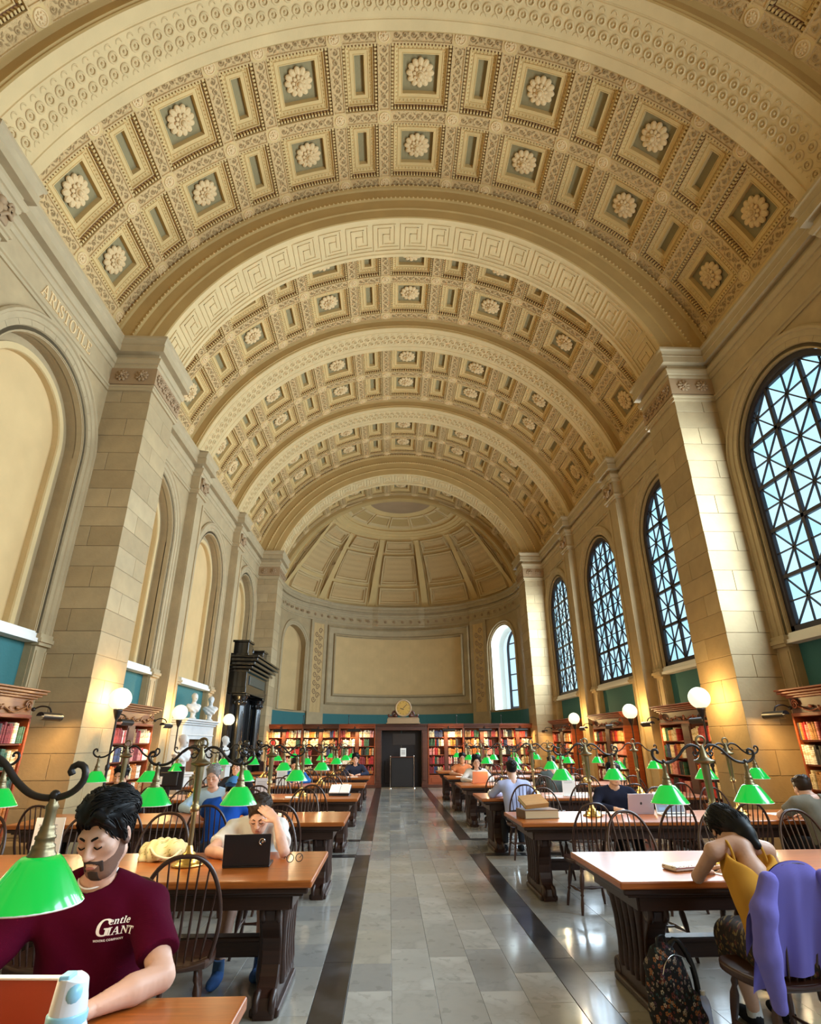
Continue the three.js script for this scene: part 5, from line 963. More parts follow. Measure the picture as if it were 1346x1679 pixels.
        if (pts.length > 4) locks.push(TU(pts, fine ? 0.0021 : 0.003, pts.length + 2, 4));
      }
    }
    mesh('hair', J([hm, ...locks]).applyMatrix4(M), HB, t);
  } else {
    const K = new Field([-0.15, -0.05, -0.2], [0.15, 0.2, 0.24], 0.007); K.ell([0, 0.045, -0.016], [0.088, 0.098, 0.107], 0.01); K.ell([0, -0.06, 0], [0.2, 0.075, 0.2], 0.008, true); K.ell([0, 0.03, -0.14], [0.07, 0.012, 0.06], 0.012);
    mesh('cap', K.mesh().applyMatrix4(M), clothM(o.capColor), t);
    const K2 = new Field([-0.15, -0.2, -0.2], [0.15, 0.2, 0.2], 0.009); K2.ell([0, 0.01, -0.03], [0.08, 0.07, 0.085], 0.01); K2.ell([0, -0.05, 0.09], [0.1, 0.2, 0.11], 0.01, true); hairIn('hair', K2);
  }
  if (fine || o.face) {
    const q2 = (n, list, m) => mesh(n, J(list).applyMatrix4(M), m, t);
    for (const q of [-1, 1]) { q2('eyebrow', [TU([[q * 0.012, 0.025, 0.0885], [q * 0.022, 0.030, 0.0875], [q * 0.034, 0.032, 0.083], [q * 0.046, 0.028, 0.073]], 0.0048, 12, 6)], HB); q2('eye', [TU([[q * 0.017, 0.001, 0.0865], [q * 0.031, -0.004, 0.0905], [q * 0.045, 0.001, 0.083]], 0.0022, 10, 5)], HAIR.black); }
    q2('lips', [T(SP(1, 0, 0, 0, 10), 0, -0.067, 0.0935, 0, 0, 0, [0.017, 0.0045, 0.004])], std([0.36, 0.12, 0.10], 0.5));
  }
  if (o.beard) {                                                   // thin layers that follow the face: stubble on the jaw, darker moustache and chin
    const layer = (name, off, reg, m) => { const K = new Field([-0.1, -0.15, -0.05], [0.1, 0.04, 0.14], 0.0032); K.each(K.lo, [0.1, 0.04, 0.14], (x, y, z) => Math.max(H.at(x, y, z) - off - 0.0006 * Math.sin(x * 900) * Math.sin(y * 800 + z * 700), reg(Math.abs(x), y, z))); mesh(name, K.mesh().applyMatrix4(M), m, t); };
    const lips = (x, y, z) => (z < 0.06 ? -1 : 0.011 - Math.hypot(x * 0.5, y + 0.0625));
    layer('stubble', 0.0013, (x, y, z) => { const q = cl((0.078 - z) / 0.082), top = -0.060 + 0.075 * q * q, wob = 0.003 * Math.sin(z * 160 + x * 90); return Math.max(y - top - wob, -0.009 - z + 0.0, (z < 0.03 ? top - 0.052 : -0.132) - y, lips(x, y, z)); }, std([0.17, 0.088, 0.062], 0.85));
    layer('beard', 0.0030, (x, y, z) => Math.max(0.05 - z, Math.min(Math.max(x - 0.020, y + 0.080 + x * 0.3, -0.125 - y), Math.max(x - 0.034, y + 0.0435 + x * 0.22, -0.0545 - x * 0.28 - y), Math.max(Math.abs(x - 0.031) - 0.006, y + 0.05, -0.088 - y)), lips(x, y, z)), std([0.03, 0.016, 0.012], 0.85));
  }
  // clothes
  const C = new Field(lo, hi, fine ? 0.009 : h), W = o.wide ? o.wide / 0.185 : 1, thick = o.thick || 1;
  for (const q of [-1, 1]) { C.cone(vadd(hip, [q * 0.065, -0.06, 0]), vadd(vmix(hip, nb, 0.45), [q * 0.06 * W, 0, 0]), 0.115 * thick, 0.108 * thick, 0.05); C.cone(vadd(vmix(hip, nb, 0.45), [q * 0.06 * W, 0, 0]), vadd(vmix(hip, nb, 0.78), [q * 0.085 * W, 0, 0.01]), 0.108 * thick, 0.112 * thick, 0.05); }
  if (!o.strappy) {
    for (let i = 0; i < 2; i++) {
      C.cone(vadd(nb, [(i ? -1 : 1) * 0.05, 0.0, -0.005]), vadd(sh[i], [0, 0.005, 0]), 0.052, 0.062, 0.05);
      const sl = o.sleeve || 0.62; C.cone(sh[i], vmix(sh[i], el[i], Math.min(1, sl)), 0.068 * (o.arm || 1), (sl < 1 ? 0.066 : 0.054) * (o.arm || 1), 0.03, sl < 1);
      if (sl >= 1) C.cone(el[i], vmix(el[i], wr[i], 0.93), 0.055, 0.038, 0.02, true);
    }
    C.cone(vmix(hip, nb, 0.5), vadd(nb, [0, -0.075, 0.01]), 0.10, 0.085, 0.05);
    C.cone(vadd(nb, up, -0.01), vmix(nb, hc, 0.9), 0.062, 0.075, 0.015, false, true);
    C.ell(vadd(nb, [0, 0.035, 0.05]), [0.06, 0.045, 0.05], 0.02, true);
  } else {
    C.ell(vadd(nb, [0, 0.03, -0.09]), [0.14, 0.17, 0.12], 0.03, true); C.ell(vadd(nb, [0, 0.03, 0.06]), [0.12, 0.10, 0.1], 0.03, true);
    for (const q of [-1, 1]) { C.ell(vadd(sh[q > 0 ? 0 : 1], [q * 0.02, 0, 0]), [0.075, 0.13, 0.10], 0.02, true); }
  }
  C.ripple((x, y, z) => (fine ? 0.0045 : 0.003) * Math.sin(x * 31 + y * 23) * Math.sin(y * 17 - z * 29 + x * 9));
  const shirt = mesh('shirt', C.mesh(), o.shirtM || clothM(o.shirt), t);
  if (o.strappy) for (const q of [-1, 1]) mesh('shoulder_strap', TU([vadd(nb, [q * 0.10, -0.17, -0.105]), vadd(nb, [q * 0.095, -0.02, -0.062]), vadd(nb, [q * 0.09, 0.012, 0.0]), vadd(nb, [q * 0.09, -0.06, 0.1])], 0.009, 16, 6), o.shirtM || clothM(o.shirt), t);
  const Pn = new Field(lo, hi, Math.max(h, 0.014)); Pn.cone([-0.06, 0.53, -0.02], [0.06, 0.53, -0.02], 0.125, 0.125, 0.03);
  for (let i = 0; i < 2; i++) { Pn.cone([(i ? -1 : 1) * 0.085, 0.53, 0.02], kn[i], 0.09, o.skirt ? 0.09 : 0.068, o.skirt ? 0.06 : 0.03); if (!o.bareLegs) Pn.cone(kn[i], vmix(kn[i], an[i], 0.93), 0.066, 0.05, 0.025, true); else if (!o.skirt) Pn.cone(kn[i], vmix(kn[i], an[i], 0.1), 0.068, 0.07, 0.02, true); }
  if (o.skirt) { Pn.cone(vmix(kn[0], kn[1], 0.2), vmix(kn[0], kn[1], 0.8), 0.085, 0.085, 0.04); Pn.cone(vadd(kn[0], [0.02, -0.02, -0.02]), vadd(kn[0], [0.04, -0.17, 0]), 0.07, 0.06, 0.05, true); }
  mesh(o.skirt ? 'skirt' : 'trousers', Pn.mesh(), o.legM || clothM(o.legs || [0.03, 0.03, 0.035]), t);
  for (let i = 0; i < 2; i++) { const Q = new Field(an[i].map((v) => v - 0.26), an[i].map((v) => v + 0.3), 0.012), a = an[i], fz = o.toe || 0.16; Q.ell([a[0], 0.05, a[2] + 0.005], [0.042, 0.05, 0.055], 0.02).ell([a[0], 0.038, a[2] + fz * 0.62], [0.046, 0.036, 0.11], 0.03).ell([a[0], -0.03, a[2] + 0.05], [0.2, 0.034, 0.3], 0.006, true); mesh('shoe', Q.mesh(), clothM(o.shoe || [0.02, 0.02, 0.022]), t); if (o.sock) mesh('sock', CY(0.04, 0.044, 0.08, a[0], 0.10, a[2], 12), clothM(o.sock), t); }
  return { t, C, nb, hc, M, sh, el, body };
}
// the man in front
const tee = clothM([0.066, 0.0016, 0.014]);
{
  const p = person({ label: 'bearded man with dark wavy hair in a maroon T-shirt at the nearest table', pos: [-1.67, -2.84], ry: 0, lean: 0.30, spine: 0.55, wide: 0.222, drop: 0.085, thick: 1.12, arm: 1.12, fine: true, h: 0.014, hs: 1.08, skin: 'light', head: [-1.615, 1.268, -2.55], pitch: 0.36, yaw: -0.16, roll: 0.05, hairStyle: 'full', beard: true,
    elbows: [[-1.305, 0.828, -2.50], [-1.985, 0.83, -2.43]], wrists: [[-1.47, 0.802, -2.30], [-1.83, 0.80, -2.24]], sleeve: 0.72, shirtM: tee, legs: [0.03, 0.03, 0.05] });
  // printed words on the chest, laid on the shirt's own surface
  const tx = canvasTex(512, 320, (c, w, h) => { c.clearRect(0, 0, w, h); c.fillStyle = '#fff'; c.textBaseline = 'alphabetic'; c.font = 'italic bold 250px serif'; c.fillText('G', 20, 225); c.font = 'italic bold 92px serif'; c.fillText('entle', 190, 110); c.font = 'italic bold 118px serif'; c.fillText('IANT', 178, 222); c.font = 'bold 36px sans-serif'; c.fillText('MOVING COMPANY', 20, 285); });
  tx.wrapS = tx.wrapT = THREE.ClampToEdgeWrapping;
  const w = 0.165, h = 0.10, N = 16, pos = [], uv = [], idx = [], cx = p.nb[0] + 0.135, cy = p.nb[1] - 0.135;
  for (let j = 0; j <= N; j++) for (let i = 0; i <= N; i++) { const x = cx + (i / N - 0.5) * w, y = cy + (j / N - 0.5) * h + (i / N - 0.5) * 0.012; let z = 0.85; for (let k = 0; k < 200; k++) { const d = p.C.at(x, y, z); if (d < 0.001) break; z -= Math.max(0.001, Math.min(d, 0.02) * 0.7); } pos.push(x, y, z + 0.0015); uv.push(i / N, j / N); }
  for (let j = 0; j < N; j++) for (let i = 0; i < N; i++) { const a = j * (N + 1) + i; idx.push(a, a + 1, a + N + 2, a, a + N + 2, a + N + 1); }
  const g = new THREE.BufferGeometry(); g.setAttribute('position', new THREE.Float32BufferAttribute(pos, 3)); g.setAttribute('uv', new THREE.Float32BufferAttribute(uv, 2)); g.setIndex(idx); g.computeVertexNormals();
  mesh('chest_print', g, new THREE.MeshStandardMaterial({ map: tx, transparent: true, alphaTest: 0.4, roughness: 0.8, side: THREE.DoubleSide }), p.t, 'white lettering printed on the shirt');
  const nk = []; for (let k = 0; k <= 20; k++) { const a = k / 20 * 2 * PI; nk.push([p.nb[0] + 0.068 * Math.cos(a), p.nb[1] + 0.035 - 0.045 * Math.max(0, Math.sin(a)), p.nb[2] + 0.005 + 0.068 * Math.sin(a)]); }
  mesh('necklace', TU(nk, 0.0035, 50, 5, true), MT.white, p.t);
}
person({ label: 'man in a white T-shirt resting his forehead on his hand behind a black laptop', pos: [-1.62, -5.80], ry: 0, lean: 0.70, spine: 0.55, wide: 0.195, fine: true, h: 0.016, hs: 1.05, skin: 'light', head: [-1.575, 1.045, -5.27], pitch: 0.62, yaw: 0.05, hair: 'brown', hairStyle: 'short',
  elbows: [[-1.305, 0.815, -5.03], [-1.90, 0.815, -5.10]], wrists: [[-1.40, 1.03, -5.09], [-1.70, 0.805, -4.95]], hands: [{ f: [-0.75, 0.55, -0.10], n: [0.25, 0.3, 1], c: 0.22, t: 1 }, null], sleeve: 0.7, shirt: [0.74, 0.72, 0.68], legs: [0.05, 0.05, 0.06], bareLegs: true, shoe: [0.05, 0.12, 0.32], ankles: [[-1.45, 0.09, -5.15], [-1.72, 0.09, -5.02]], sock: [0.1, 0.2, 0.4] });
const skirtTex = canvasTex(256, 256, (c, w, h) => { c.fillStyle = '#2a1a10'; c.fillRect(0, 0, w, h); let q = 3; const R = () => (q = (q * 16807) % 2147483647) / 2147483647; for (let k = 0; k < 130; k++) { c.fillStyle = ['#8a6a30', '#4a3318', '#6d2f20', '#a08a58'][k % 4]; c.beginPath(); c.ellipse(R() * w, R() * h, 6 + R() * 12, 4 + R() * 6, R() * 3, 0, 7); c.fill(); } }, true, 4, 4);
person({ label: 'dark-haired woman in a mustard strap top and patterned skirt leaning over a table', pos: [1.66, -3.60], ry: PI, lean: 0.46, spine: 0.52, wide: 0.165, thick: 0.9, arm: 0.88, h: 0.014, fine: true, hs: 1.0, skin: 'mid', head: [1.70, 1.055, -4.03], pitch: 0.95, yaw: -0.15, hairStyle: 'tail', strappy: true,
  elbows: [[1.47, 0.805, -4.05], [2.02, 0.815, -4.08]], wrists: [[1.62, 0.80, -4.27], [1.84, 0.80, -4.30]], shirt: [0.55, 0.26, 0.035], skirt: true, bareLegs: true, legM: std([0.5, 0.5, 0.5], 0.9, { map: skirtTex }), knees: [[1.58, 0.52, -3.98], [1.86, 0.54, -4.02]], ankles: [[1.74, 0.09, -4.18], [1.97, 0.09, -4.22]], sock: [0.6, 0.58, 0.55], shoe: [0.015, 0.015, 0.017] });
const PPL = [
  ['person in a blue shirt and backwards blue cap, seen from behind at the third table', [-2.34, -6.92], PI, { shirt: [0.015, 0.075, 0.36], hairStyle: 'cap', capColor: [0.08, 0.22, 0.45], lean: 0.35, head: [-2.30, 1.10, -7.22], pitch: 0.3, elbows: [[-2.62, 0.82, -7.28], [-2.02, 0.84, -7.18]], wrists: [[-2.42, 0.80, -7.50], [-1.82, 0.80, -7.36]], legs: [0.03, 0.04, 0.07] }],
  ['young man with black hair in a black top facing the camera near the pillar', [-4.08, -8.48], 0, { shirt: [0.012, 0.012, 0.014], sleeve: 1, skin: 'mid', hairStyle: 'short', pitch: 0.2, face: true }],
  ['grey-haired person in a pale blue jacket facing the camera at the third table', [-2.86, -8.50], 0, { shirt: [0.35, 0.50, 0.66], sleeve: 1, hair: 'grey', hairStyle: 'short', pitch: 0.35, face: true }],
  ['person in a dark top with pale face at the fourth table, niche side', [-3.25, -11.30], 0, { shirt: [0.02, 0.02, 0.025], sleeve: 1, hairStyle: 'short', pitch: 0.1, face: true }],
  ['person in a blue hooded top bent over the fifth table, far niche side', [-2.62, -14.12], 0, { shirt: [0.02, 0.12, 0.42], sleeve: 1, hairStyle: 'short', lean: 0.45, pitch: 0.5 }],
  ['person with long black hair holding papers near the aisle, far niche side', [-1.42, -17.02], 0, { shirt: [0.03, 0.035, 0.06], sleeve: 1, hairStyle: 'long', pitch: 0.25, face: true }],
  ['person in an orange striped top far down the aisle on the window side', [1.52, -16.72], 0, { shirt: [0.55, 0.20, 0.09], skin: 'mid', hairStyle: 'short', pitch: 0.1, face: true }],
  ['woman with long black hair behind an orange laptop on the window side', [1.52, -14.05], 0, { shirt: [0.62, 0.60, 0.58], sleeve: 1, hairStyle: 'long', pitch: 0.25, face: true }],
  ['person in a pale lilac shirt seen from behind beside the aisle', [1.50, -9.62], PI, { shirt: [0.42, 0.45, 0.66], sleeve: 1, hairStyle: 'short', lean: 0.25, wide: 0.2 }],
  ['person in a navy V-neck top behind a silver laptop, face under a lamp shade', [2.55, -8.32], 0, { shirt: [0.012, 0.014, 0.028], sleeve: 1, skin: 'mid', hairStyle: 'short', pitch: 0.2, face: true, wide: 0.2 }],
  ['person in a grey jacket seen from behind, farther along the window side', [2.90, -12.35], PI, { shirt: [0.09, 0.11, 0.11], sleeve: 1, hairStyle: 'short', wide: 0.21 }],
  ['man in a grey-brown shirt with a backpack, seen from behind by the bookcase', [4.26, -6.62], PI, { shirt: [0.20, 0.18, 0.14], sleeve: 0.7, hair: 'brown', hairStyle: 'short', head: [4.25, 1.09, -6.88], lean: 0.3, pitch: 0.35, wide: 0.2 }],
];
for (const [label, pos, ry, o] of PPL) person({ label, pos, ry, h: 0.02, lean: 0.22, ...o });
// ------------------------------------------------------------------ things on and around the tables
function laptop(label, x, z, ry, w, hgt, lidM, opt = {}) {        // owner sits at -z of it; the lid's back faces +z
  const t = thing('laptop', label, 'laptop', x, TOP, z, ry);
  mesh('keyboard_base', RB(w, 0.014, w * 0.66, 0.006, 0, 0.007, -w * 0.33), opt.baseM || lidM, t);
  mesh('keyboard', B(w * 0.86, 0.003, w * 0.28, 0, 0.0155, -w * 0.28), MT.black, t);
  const lid = mesh('lid', RB(w, hgt, 0.009, 0.005, 0, hgt / 2, 0).rotateX(opt.tilt === undefined ? 0.22 : opt.tilt).translate(0, 0.012, 0), lidM, t);
  const a = opt.tilt === undefined ? 0.22 : opt.tilt, fr = (g) => g.rotateX(a).translate(0, 0.012, 0);
  mesh('screen', fr(B(w * 0.94, hgt * 0.88, 0.002, 0, hgt * 0.52, -0.0055)), opt.screenM || MT.scr, lid);
  if (opt.rim) mesh('rim', fr(RB(w + 0.004, 0.010, 0.014, 0.004, 0, hgt, 0)), opt.rim, lid);
  if (opt.logo) mesh('logo', fr(opt.logo), opt.logoM, lid);
  return t;
}
MT.scr = std([0.03, 0.05, 0.08], 0.3, { emissive: C3(0.45, 0.55, 0.7), emissiveIntensity: 0.7 });
{
  laptop('reddish-brown laptop with a pale rim in front of the man in maroon', -1.60, -2.04, -0.06, 0.36, 0.205, std([0.34, 0.05, 0.02], 0.55), { rim: MT.sill, tilt: 0.16 });
  const sw = J([new THREE.TorusGeometry(0.02, 0.005, 6, 18, 4.6).translate(0.105, 0.155, 0.0055), T(SP(0.009, 0, 0, 0, 8), 0.108, 0.155, 0.005, 0, 0, 0, [1, 1, 0.3])]);
  laptop('black laptop with a silver swirl sticker, in front of the man in white', -1.52, -4.69, 0.06, 0.335, 0.205, MT.black, { logo: sw, logoM: MT.chrome, tilt: 0.12 });
  laptop('silver-mauve laptop seen from behind on the second window-side table', 2.62, -7.58, 0.05, 0.33, 0.225, std([0.42, 0.35, 0.38], 0.45, { metalness: 0.4 }), { logo: T(SP(0.014, 0, 0, 0, 10), 0, 0.115, 0.0045, 0, 0, 0, [1, 1.15, 0.2]), logoM: MT.black });
  const scr = canvasTex(256, 160, (c, w, h) => { c.fillStyle = '#12406e'; c.fillRect(0, 0, w, h); c.fillStyle = '#e8eef2'; c.fillRect(0, 0, w, 14); c.fillStyle = '#5ab0d8'; c.beginPath(); c.arc(105, 70, 26, 0, 7); c.arc(145, 70, 26, 0, 7); c.fill(); c.beginPath(); c.moveTo(82, 82); c.lineTo(125, 130); c.lineTo(168, 82); c.fill(); c.fillStyle = '#2a78b0'; c.fillRect(20, 120, 60, 26); });
  const sm = std([0.2, 0.2, 0.2], 0.3, { emissive: C3(1, 1, 1), emissiveMap: scr, emissiveIntensity: 0.8 });
  const t = thing('laptop', 'open laptop with a bright blue screen facing the camera, second window-side table', 'laptop', 2.98, TOP, -7.55, 0.0);
  mesh('keyboard_base', RB(0.36, 0.016, 0.25, 0.006, 0, 0.008, 0.125), MT.white, t); mesh('keyboard', B(0.31, 0.003, 0.1, 0, 0.017, 0.1), MT.black, t);
  const lid = mesh('lid', RB(0.36, 0.235, 0.01, 0.005, 0, 0.1175, 0).rotateX(-0.2).translate(0, 0.014, 0), MT.white, t), sg = new THREE.PlaneGeometry(0.34, 0.212).translate(0, 0.118, 0.0058).rotateX(-0.2).translate(0, 0.014, 0); mesh('screen', sg, sm, lid);
  laptop('orange laptop in front of the long-haired woman, far window side', 1.50, -13.28, 0.05, 0.34, 0.23, std([0.75, 0.27, 0.13], 0.5));
}
{ // bottle with a slanted cap
  const t = thing('water_bottle', 'white and sky-blue flask with a slanted flip cap on the nearest table', 'bottle', -1.345, TOP, -1.90); t.scale.y = 1.16;
  const bl = std([0.30, 0.62, 0.80], 0.3), wh = std([0.72, 0.76, 0.80], 0.35);
  mesh('flask', LA([[0, 0], [0.05, 0], [0.054, 0.006], [0.054, 0.11], [0.052, 0.12], [0.047, 0.13]], 28), wh, t);
  mesh('neck_ring', LA([[0.047, 0.128], [0.050, 0.132], [0.050, 0.146], [0.046, 0.150]], 28), bl, t);
  mesh('flip_cap', warp(new THREE.CylinderGeometry(0.038, 0.046, 0.065, 28, 3).translate(0, 0.182, 0), (x, y, z) => [x, y > 0.18 ? y - (x < 0 ? 0 : x * 0.28) : y, z]), wh, t);
  mesh('cap_button', RB(0.03, 0.012, 0.045, 0.005, -0.012, 0.216, 0.01), bl, t);
  mesh('spout_cover', T(SP(0.026, 0, 0, 0, 14), 0.016, 0.186, 0.022, 0, 0, -0.5, [0.8, 0.9, 0.85]), bl, t);
}
function blob(name, label, cat, x, y, z, ry, r, m, amp, seedK, extra) {
  const t = thing(name, label, cat, x, y, z, ry);
  const F = new Field([-r[0] * 1.5, -0.02, -r[2] * 1.5], [r[0] * 1.5, r[1] * 2.6, r[2] * 1.5], 0.011);
  F.ell([0, r[1] * 0.85, 0], r, 0.02); for (let k = 0; k < 7; k++) F.ell([r[0] * 0.75 * Math.cos(k * 2.4 + seedK), r[1] * (0.6 + 0.5 * Math.sin(k * 1.7 + seedK)), r[2] * 0.75 * Math.sin(k * 2.4 + seedK)], [r[0] * 0.42, r[1] * 0.6, r[2] * 0.45], 0.03);
  F.ripple((a, b, c) => amp * Math.sin(a * 60 + seedK) * Math.sin(c * 48 + b * 35)); F.ell([0, -0.5, 0], [3, 0.5, 3], 0.004, true);
  mesh('cloth', F.mesh(), m, t); return t;
}
{
  const dots = canvasTex(256, 256, (c, w, h) => { c.fillStyle = '#e6d8a4'; c.fillRect(0, 0, w, h); let q = 9; const R = () => (q = (q * 16807) % 2147483647) / 2147483647; for (let k = 0; k < 26; k++) { c.fillStyle = ['#7d8b4a', '#c07a4a', '#b9a860'][k % 3]; c.beginPath(); c.ellipse(R() * w, R() * h, 9, 4, R() * 3, 0, 7); c.fill(); } }, true, 4, 4);
  const t = blob('tote_bag', 'crumpled cream tote bag with sparse leaf print lying on the second table', 'bag', -2.24, TOP, -5.06, 0.3, [0.17, 0.075, 0.12], std([0.85, 0.85, 0.85], 0.9, { map: dots }), 0.012, 1);
  mesh('handle', TU([[-0.1, 0.09, 0.08], [-0.05, 0.05, 0.16], [0.05, 0.03, 0.18], [0.12, 0.07, 0.1]], 0.01, 18, 6), std([0.75, 0.66, 0.42], 0.9), t);
  blob('crumpled_papers', 'heap of crumpled white paper at the aisle end of the third window-side table', 'papers', 1.36, TOP, -10.42, 0, [0.15, 0.045, 0.1], MT.paper, 0.02, 4);
  const fl = canvasTex(256, 256, (c, w, h) => { c.fillStyle = '#0d0b10'; c.fillRect(0, 0, w, h); let q = 21; const R = () => (q = (q * 16807) % 2147483647) / 2147483647; for (let k = 0; k < 110; k++) { c.fillStyle = ['#8f7f70', '#6d2f2a', '#a2653a', '#2d4a4f', '#b8ab98', '#573a52'][k % 6]; const x = R() * w, y = R() * h, r = 3 + R() * 7; for (let p = 0; p < 5; p++) { c.beginPath(); c.arc(x + r * Math.cos(p * 1.257), y + r * Math.sin(p * 1.257), r * 0.6, 0, 7); c.fill(); } } }, true, 4.2, 4.2);
  const fm = std([0.9, 0.9, 0.9], 0.85, { map: fl }), b = thing('backpack', 'dark floral backpack leaning on the leg of the nearest window-side table', 'bag', 1.235, 0, -4.14, 0.5);
  const F = new Field([-0.25, -0.02, -0.22], [0.25, 0.6, 0.24], 0.011);
  for (const [x, y0, y1] of [[-0.08, 0.1, 0.36], [0.08, 0.1, 0.36], [0, 0.12, 0.42]]) F.cone([x, y0, 0], [x * 0.9, y1, -0.03], 0.095, 0.075, 0.06);
  F.ripple((x, y, z) => 0.006 * Math.sin(x * 34 + y * 20) * Math.sin(y * 28 + z * 22)); F.ell([0, -0.5, 0], [3, 0.505, 3], 0.01, true);
  b.scale.y = 0.88; mesh('bag_body', F.mesh(), fm, b);
  const G = new Field([-0.2, 0, 0], [0.2, 0.4, 0.25], 0.011); G.cone([-0.07, 0.1, 0.09], [0.07, 0.1, 0.09], 0.065, 0.065, 0.03).cone([-0.06, 0.2, 0.07], [0.06, 0.2, 0.07], 0.06, 0.06, 0.05); mesh('front_pocket', G.mesh(), fm, b);
  mesh('top_handle', TU([[-0.04, 0.46, -0.03], [-0.03, 0.53, -0.03], [0.03, 0.53, -0.03], [0.04, 0.46, -0.03]], 0.010, 14, 6), MT.black, b);
  mesh('shoulder_strap', TU([[0.08, 0.44, -0.05], [0.12, 0.50, -0.02], [0.17, 0.40, 0.02], [0.20, 0.22, 0.03], [0.17, 0.08, 0.02]], 0.018, 22, 6), MT.black, b);
  mesh('zip', TU([[-0.13, 0.36, 0.055], [-0.08, 0.42, 0.05], [0, 0.445, 0.045], [0.08, 0.42, 0.05], [0.13, 0.36, 0.055]], 0.004, 18, 5), MT.chrome, b);
  const wb = thing('drink_bottle', 'small clear plastic bottle with white cap on the floor by the floral backpack', 'bottle', 1.43, 0, -4.16);
  mesh('bottle_body', LA([[0, 0], [0.03, 0], [0.033, 0.01], [0.033, 0.12], [0.028, 0.15], [0.014, 0.175]], 16), phy([0.75, 0.8, 0.95], 0.15, { transmission: 0.7, thickness: 0 }), wb); mesh('cap', CY(0.015, 0.015, 0.02, 0, 0.185, 0, 12), MT.white, wb);
  const cl = thing('pouch', 'flat white patterned pouch on the nearest window-side table', 'pouch', 1.60, TOP, -4.47, 0.28);
  const pt = canvasTex(128, 64, (c, w, h) => { c.fillStyle = '#ece4d8'; c.fillRect(0, 0, w, h); c.strokeStyle = '#7a5a50'; c.lineWidth = 2; for (let k = 0; k < 9; k++) { c.beginPath(); c.arc(8 + k * 14, 32 + 14 * Math.sin(k * 2), 7, 0, 4.5); c.stroke(); } }, true, 4, 8);
  mesh('pouch_body', boxUV(RB(0.30, 0.032, 0.14, 0.014, 0, 0.017, 0, 3)), std([0.9, 0.9, 0.9], 0.7, { map: pt }), cl); mesh('zip', B(0.28, 0.004, 0.006, 0, 0.022, 0.071), std([0.25, 0.05, 0.05], 0.6), cl);
}
{ // sweater over the woman's chair
  const t = thing('sweater', 'lilac-blue knitted sweater draped over the chair of the woman in mustard', 'sweater', 1.60, 0, -3.64, PI + 0.12);
  const m = std([0.20, 0.17, 0.60], 0.95, { bumpMap: tCloth, bumpScale: 0.0015 }), top = (x) => 1.015 - 0.55 * Math.pow(Math.min(1, Math.abs(x) / 0.275), 3.2) * 0.42 - 0.1 * (x / 0.27) ** 2;
  const NX = 40, NY = 26, P = [], I = [], sheet = (out, drop, side) => {
    const o = P.length / 3;
    for (let j = 0; j <= NY; j++) for (let i = 0; i <= NX; i++) { const u = i / NX * 2 - 1, v = j / NY, W = 0.245 + 0.05 * v - 0.03 * v * v, x = u * W, tp = top(x * 0.98), y = tp - v * (drop + 0.03 * Math.sin(u * 3 + side) - 0.03 * u * side) * (1 - 0.3 * u ** 4), hz = -0.165 - (y - 0.455) * 0.27; P.push(x, y, hz + out * (Math.sin(Math.min(1, v * 6) * PI / 2) * 0.03 + 0.004) - (out < 0 ? 0.022 * v * Math.sin(u * 9 + v * 2) + 0.006 * v * Math.sin(u * 19) : 0.01 * v * Math.sin(u * 8))); }
    for (let j = 0; j < NY; j++) for (let i = 0; i < NX; i++) { const a = o + j * (NX + 1) + i; I.push(a, a + 1, a + NX + 2, a, a + NX + 2, a + NX + 1); }
  };
  sheet(-1, 0.50, 1); sheet(1, 0.22, 0);
  const g = new THREE.BufferGeometry(); g.setAttribute('position', new THREE.Float32BufferAttribute(P, 3)); g.setIndex(I); g.computeVertexNormals(); g.setAttribute('uv', new THREE.Float32BufferAttribute(Float32Array.from({ length: P.length / 3 * 2 }, (_, k) => P[(k >> 1) * 3 + (k & 1)]), 2));
  mesh('knit_body', g, m, t);
  for (const q of [1, -1]) { const F = new Field([-0.5, 0.3, -0.6], [0.5, 1.1, 0.2], 0.011), f = q > 0 ? [0.215, 0.405] : [0.26, 0.44]; F.cone([q * 0.165, 0.93, -0.325], [q * 0.235, 0.80, -0.33], 0.045, 0.056, 0.04).cone([q * 0.235, 0.80, -0.33], [q * 0.25, 0.62, -0.315], 0.056, 0.058, 0.03).cone([q * 0.25, 0.62, -0.315], [q * f[0], f[1], -0.28], 0.058, 0.036, 0.03); F.ripple((x, y, z) => 0.0022 * Math.sin(y * 52 + x * 40) * Math.sin(x * 60 + y * 12)); mesh('sleeve', F.mesh(), m, t); }
}
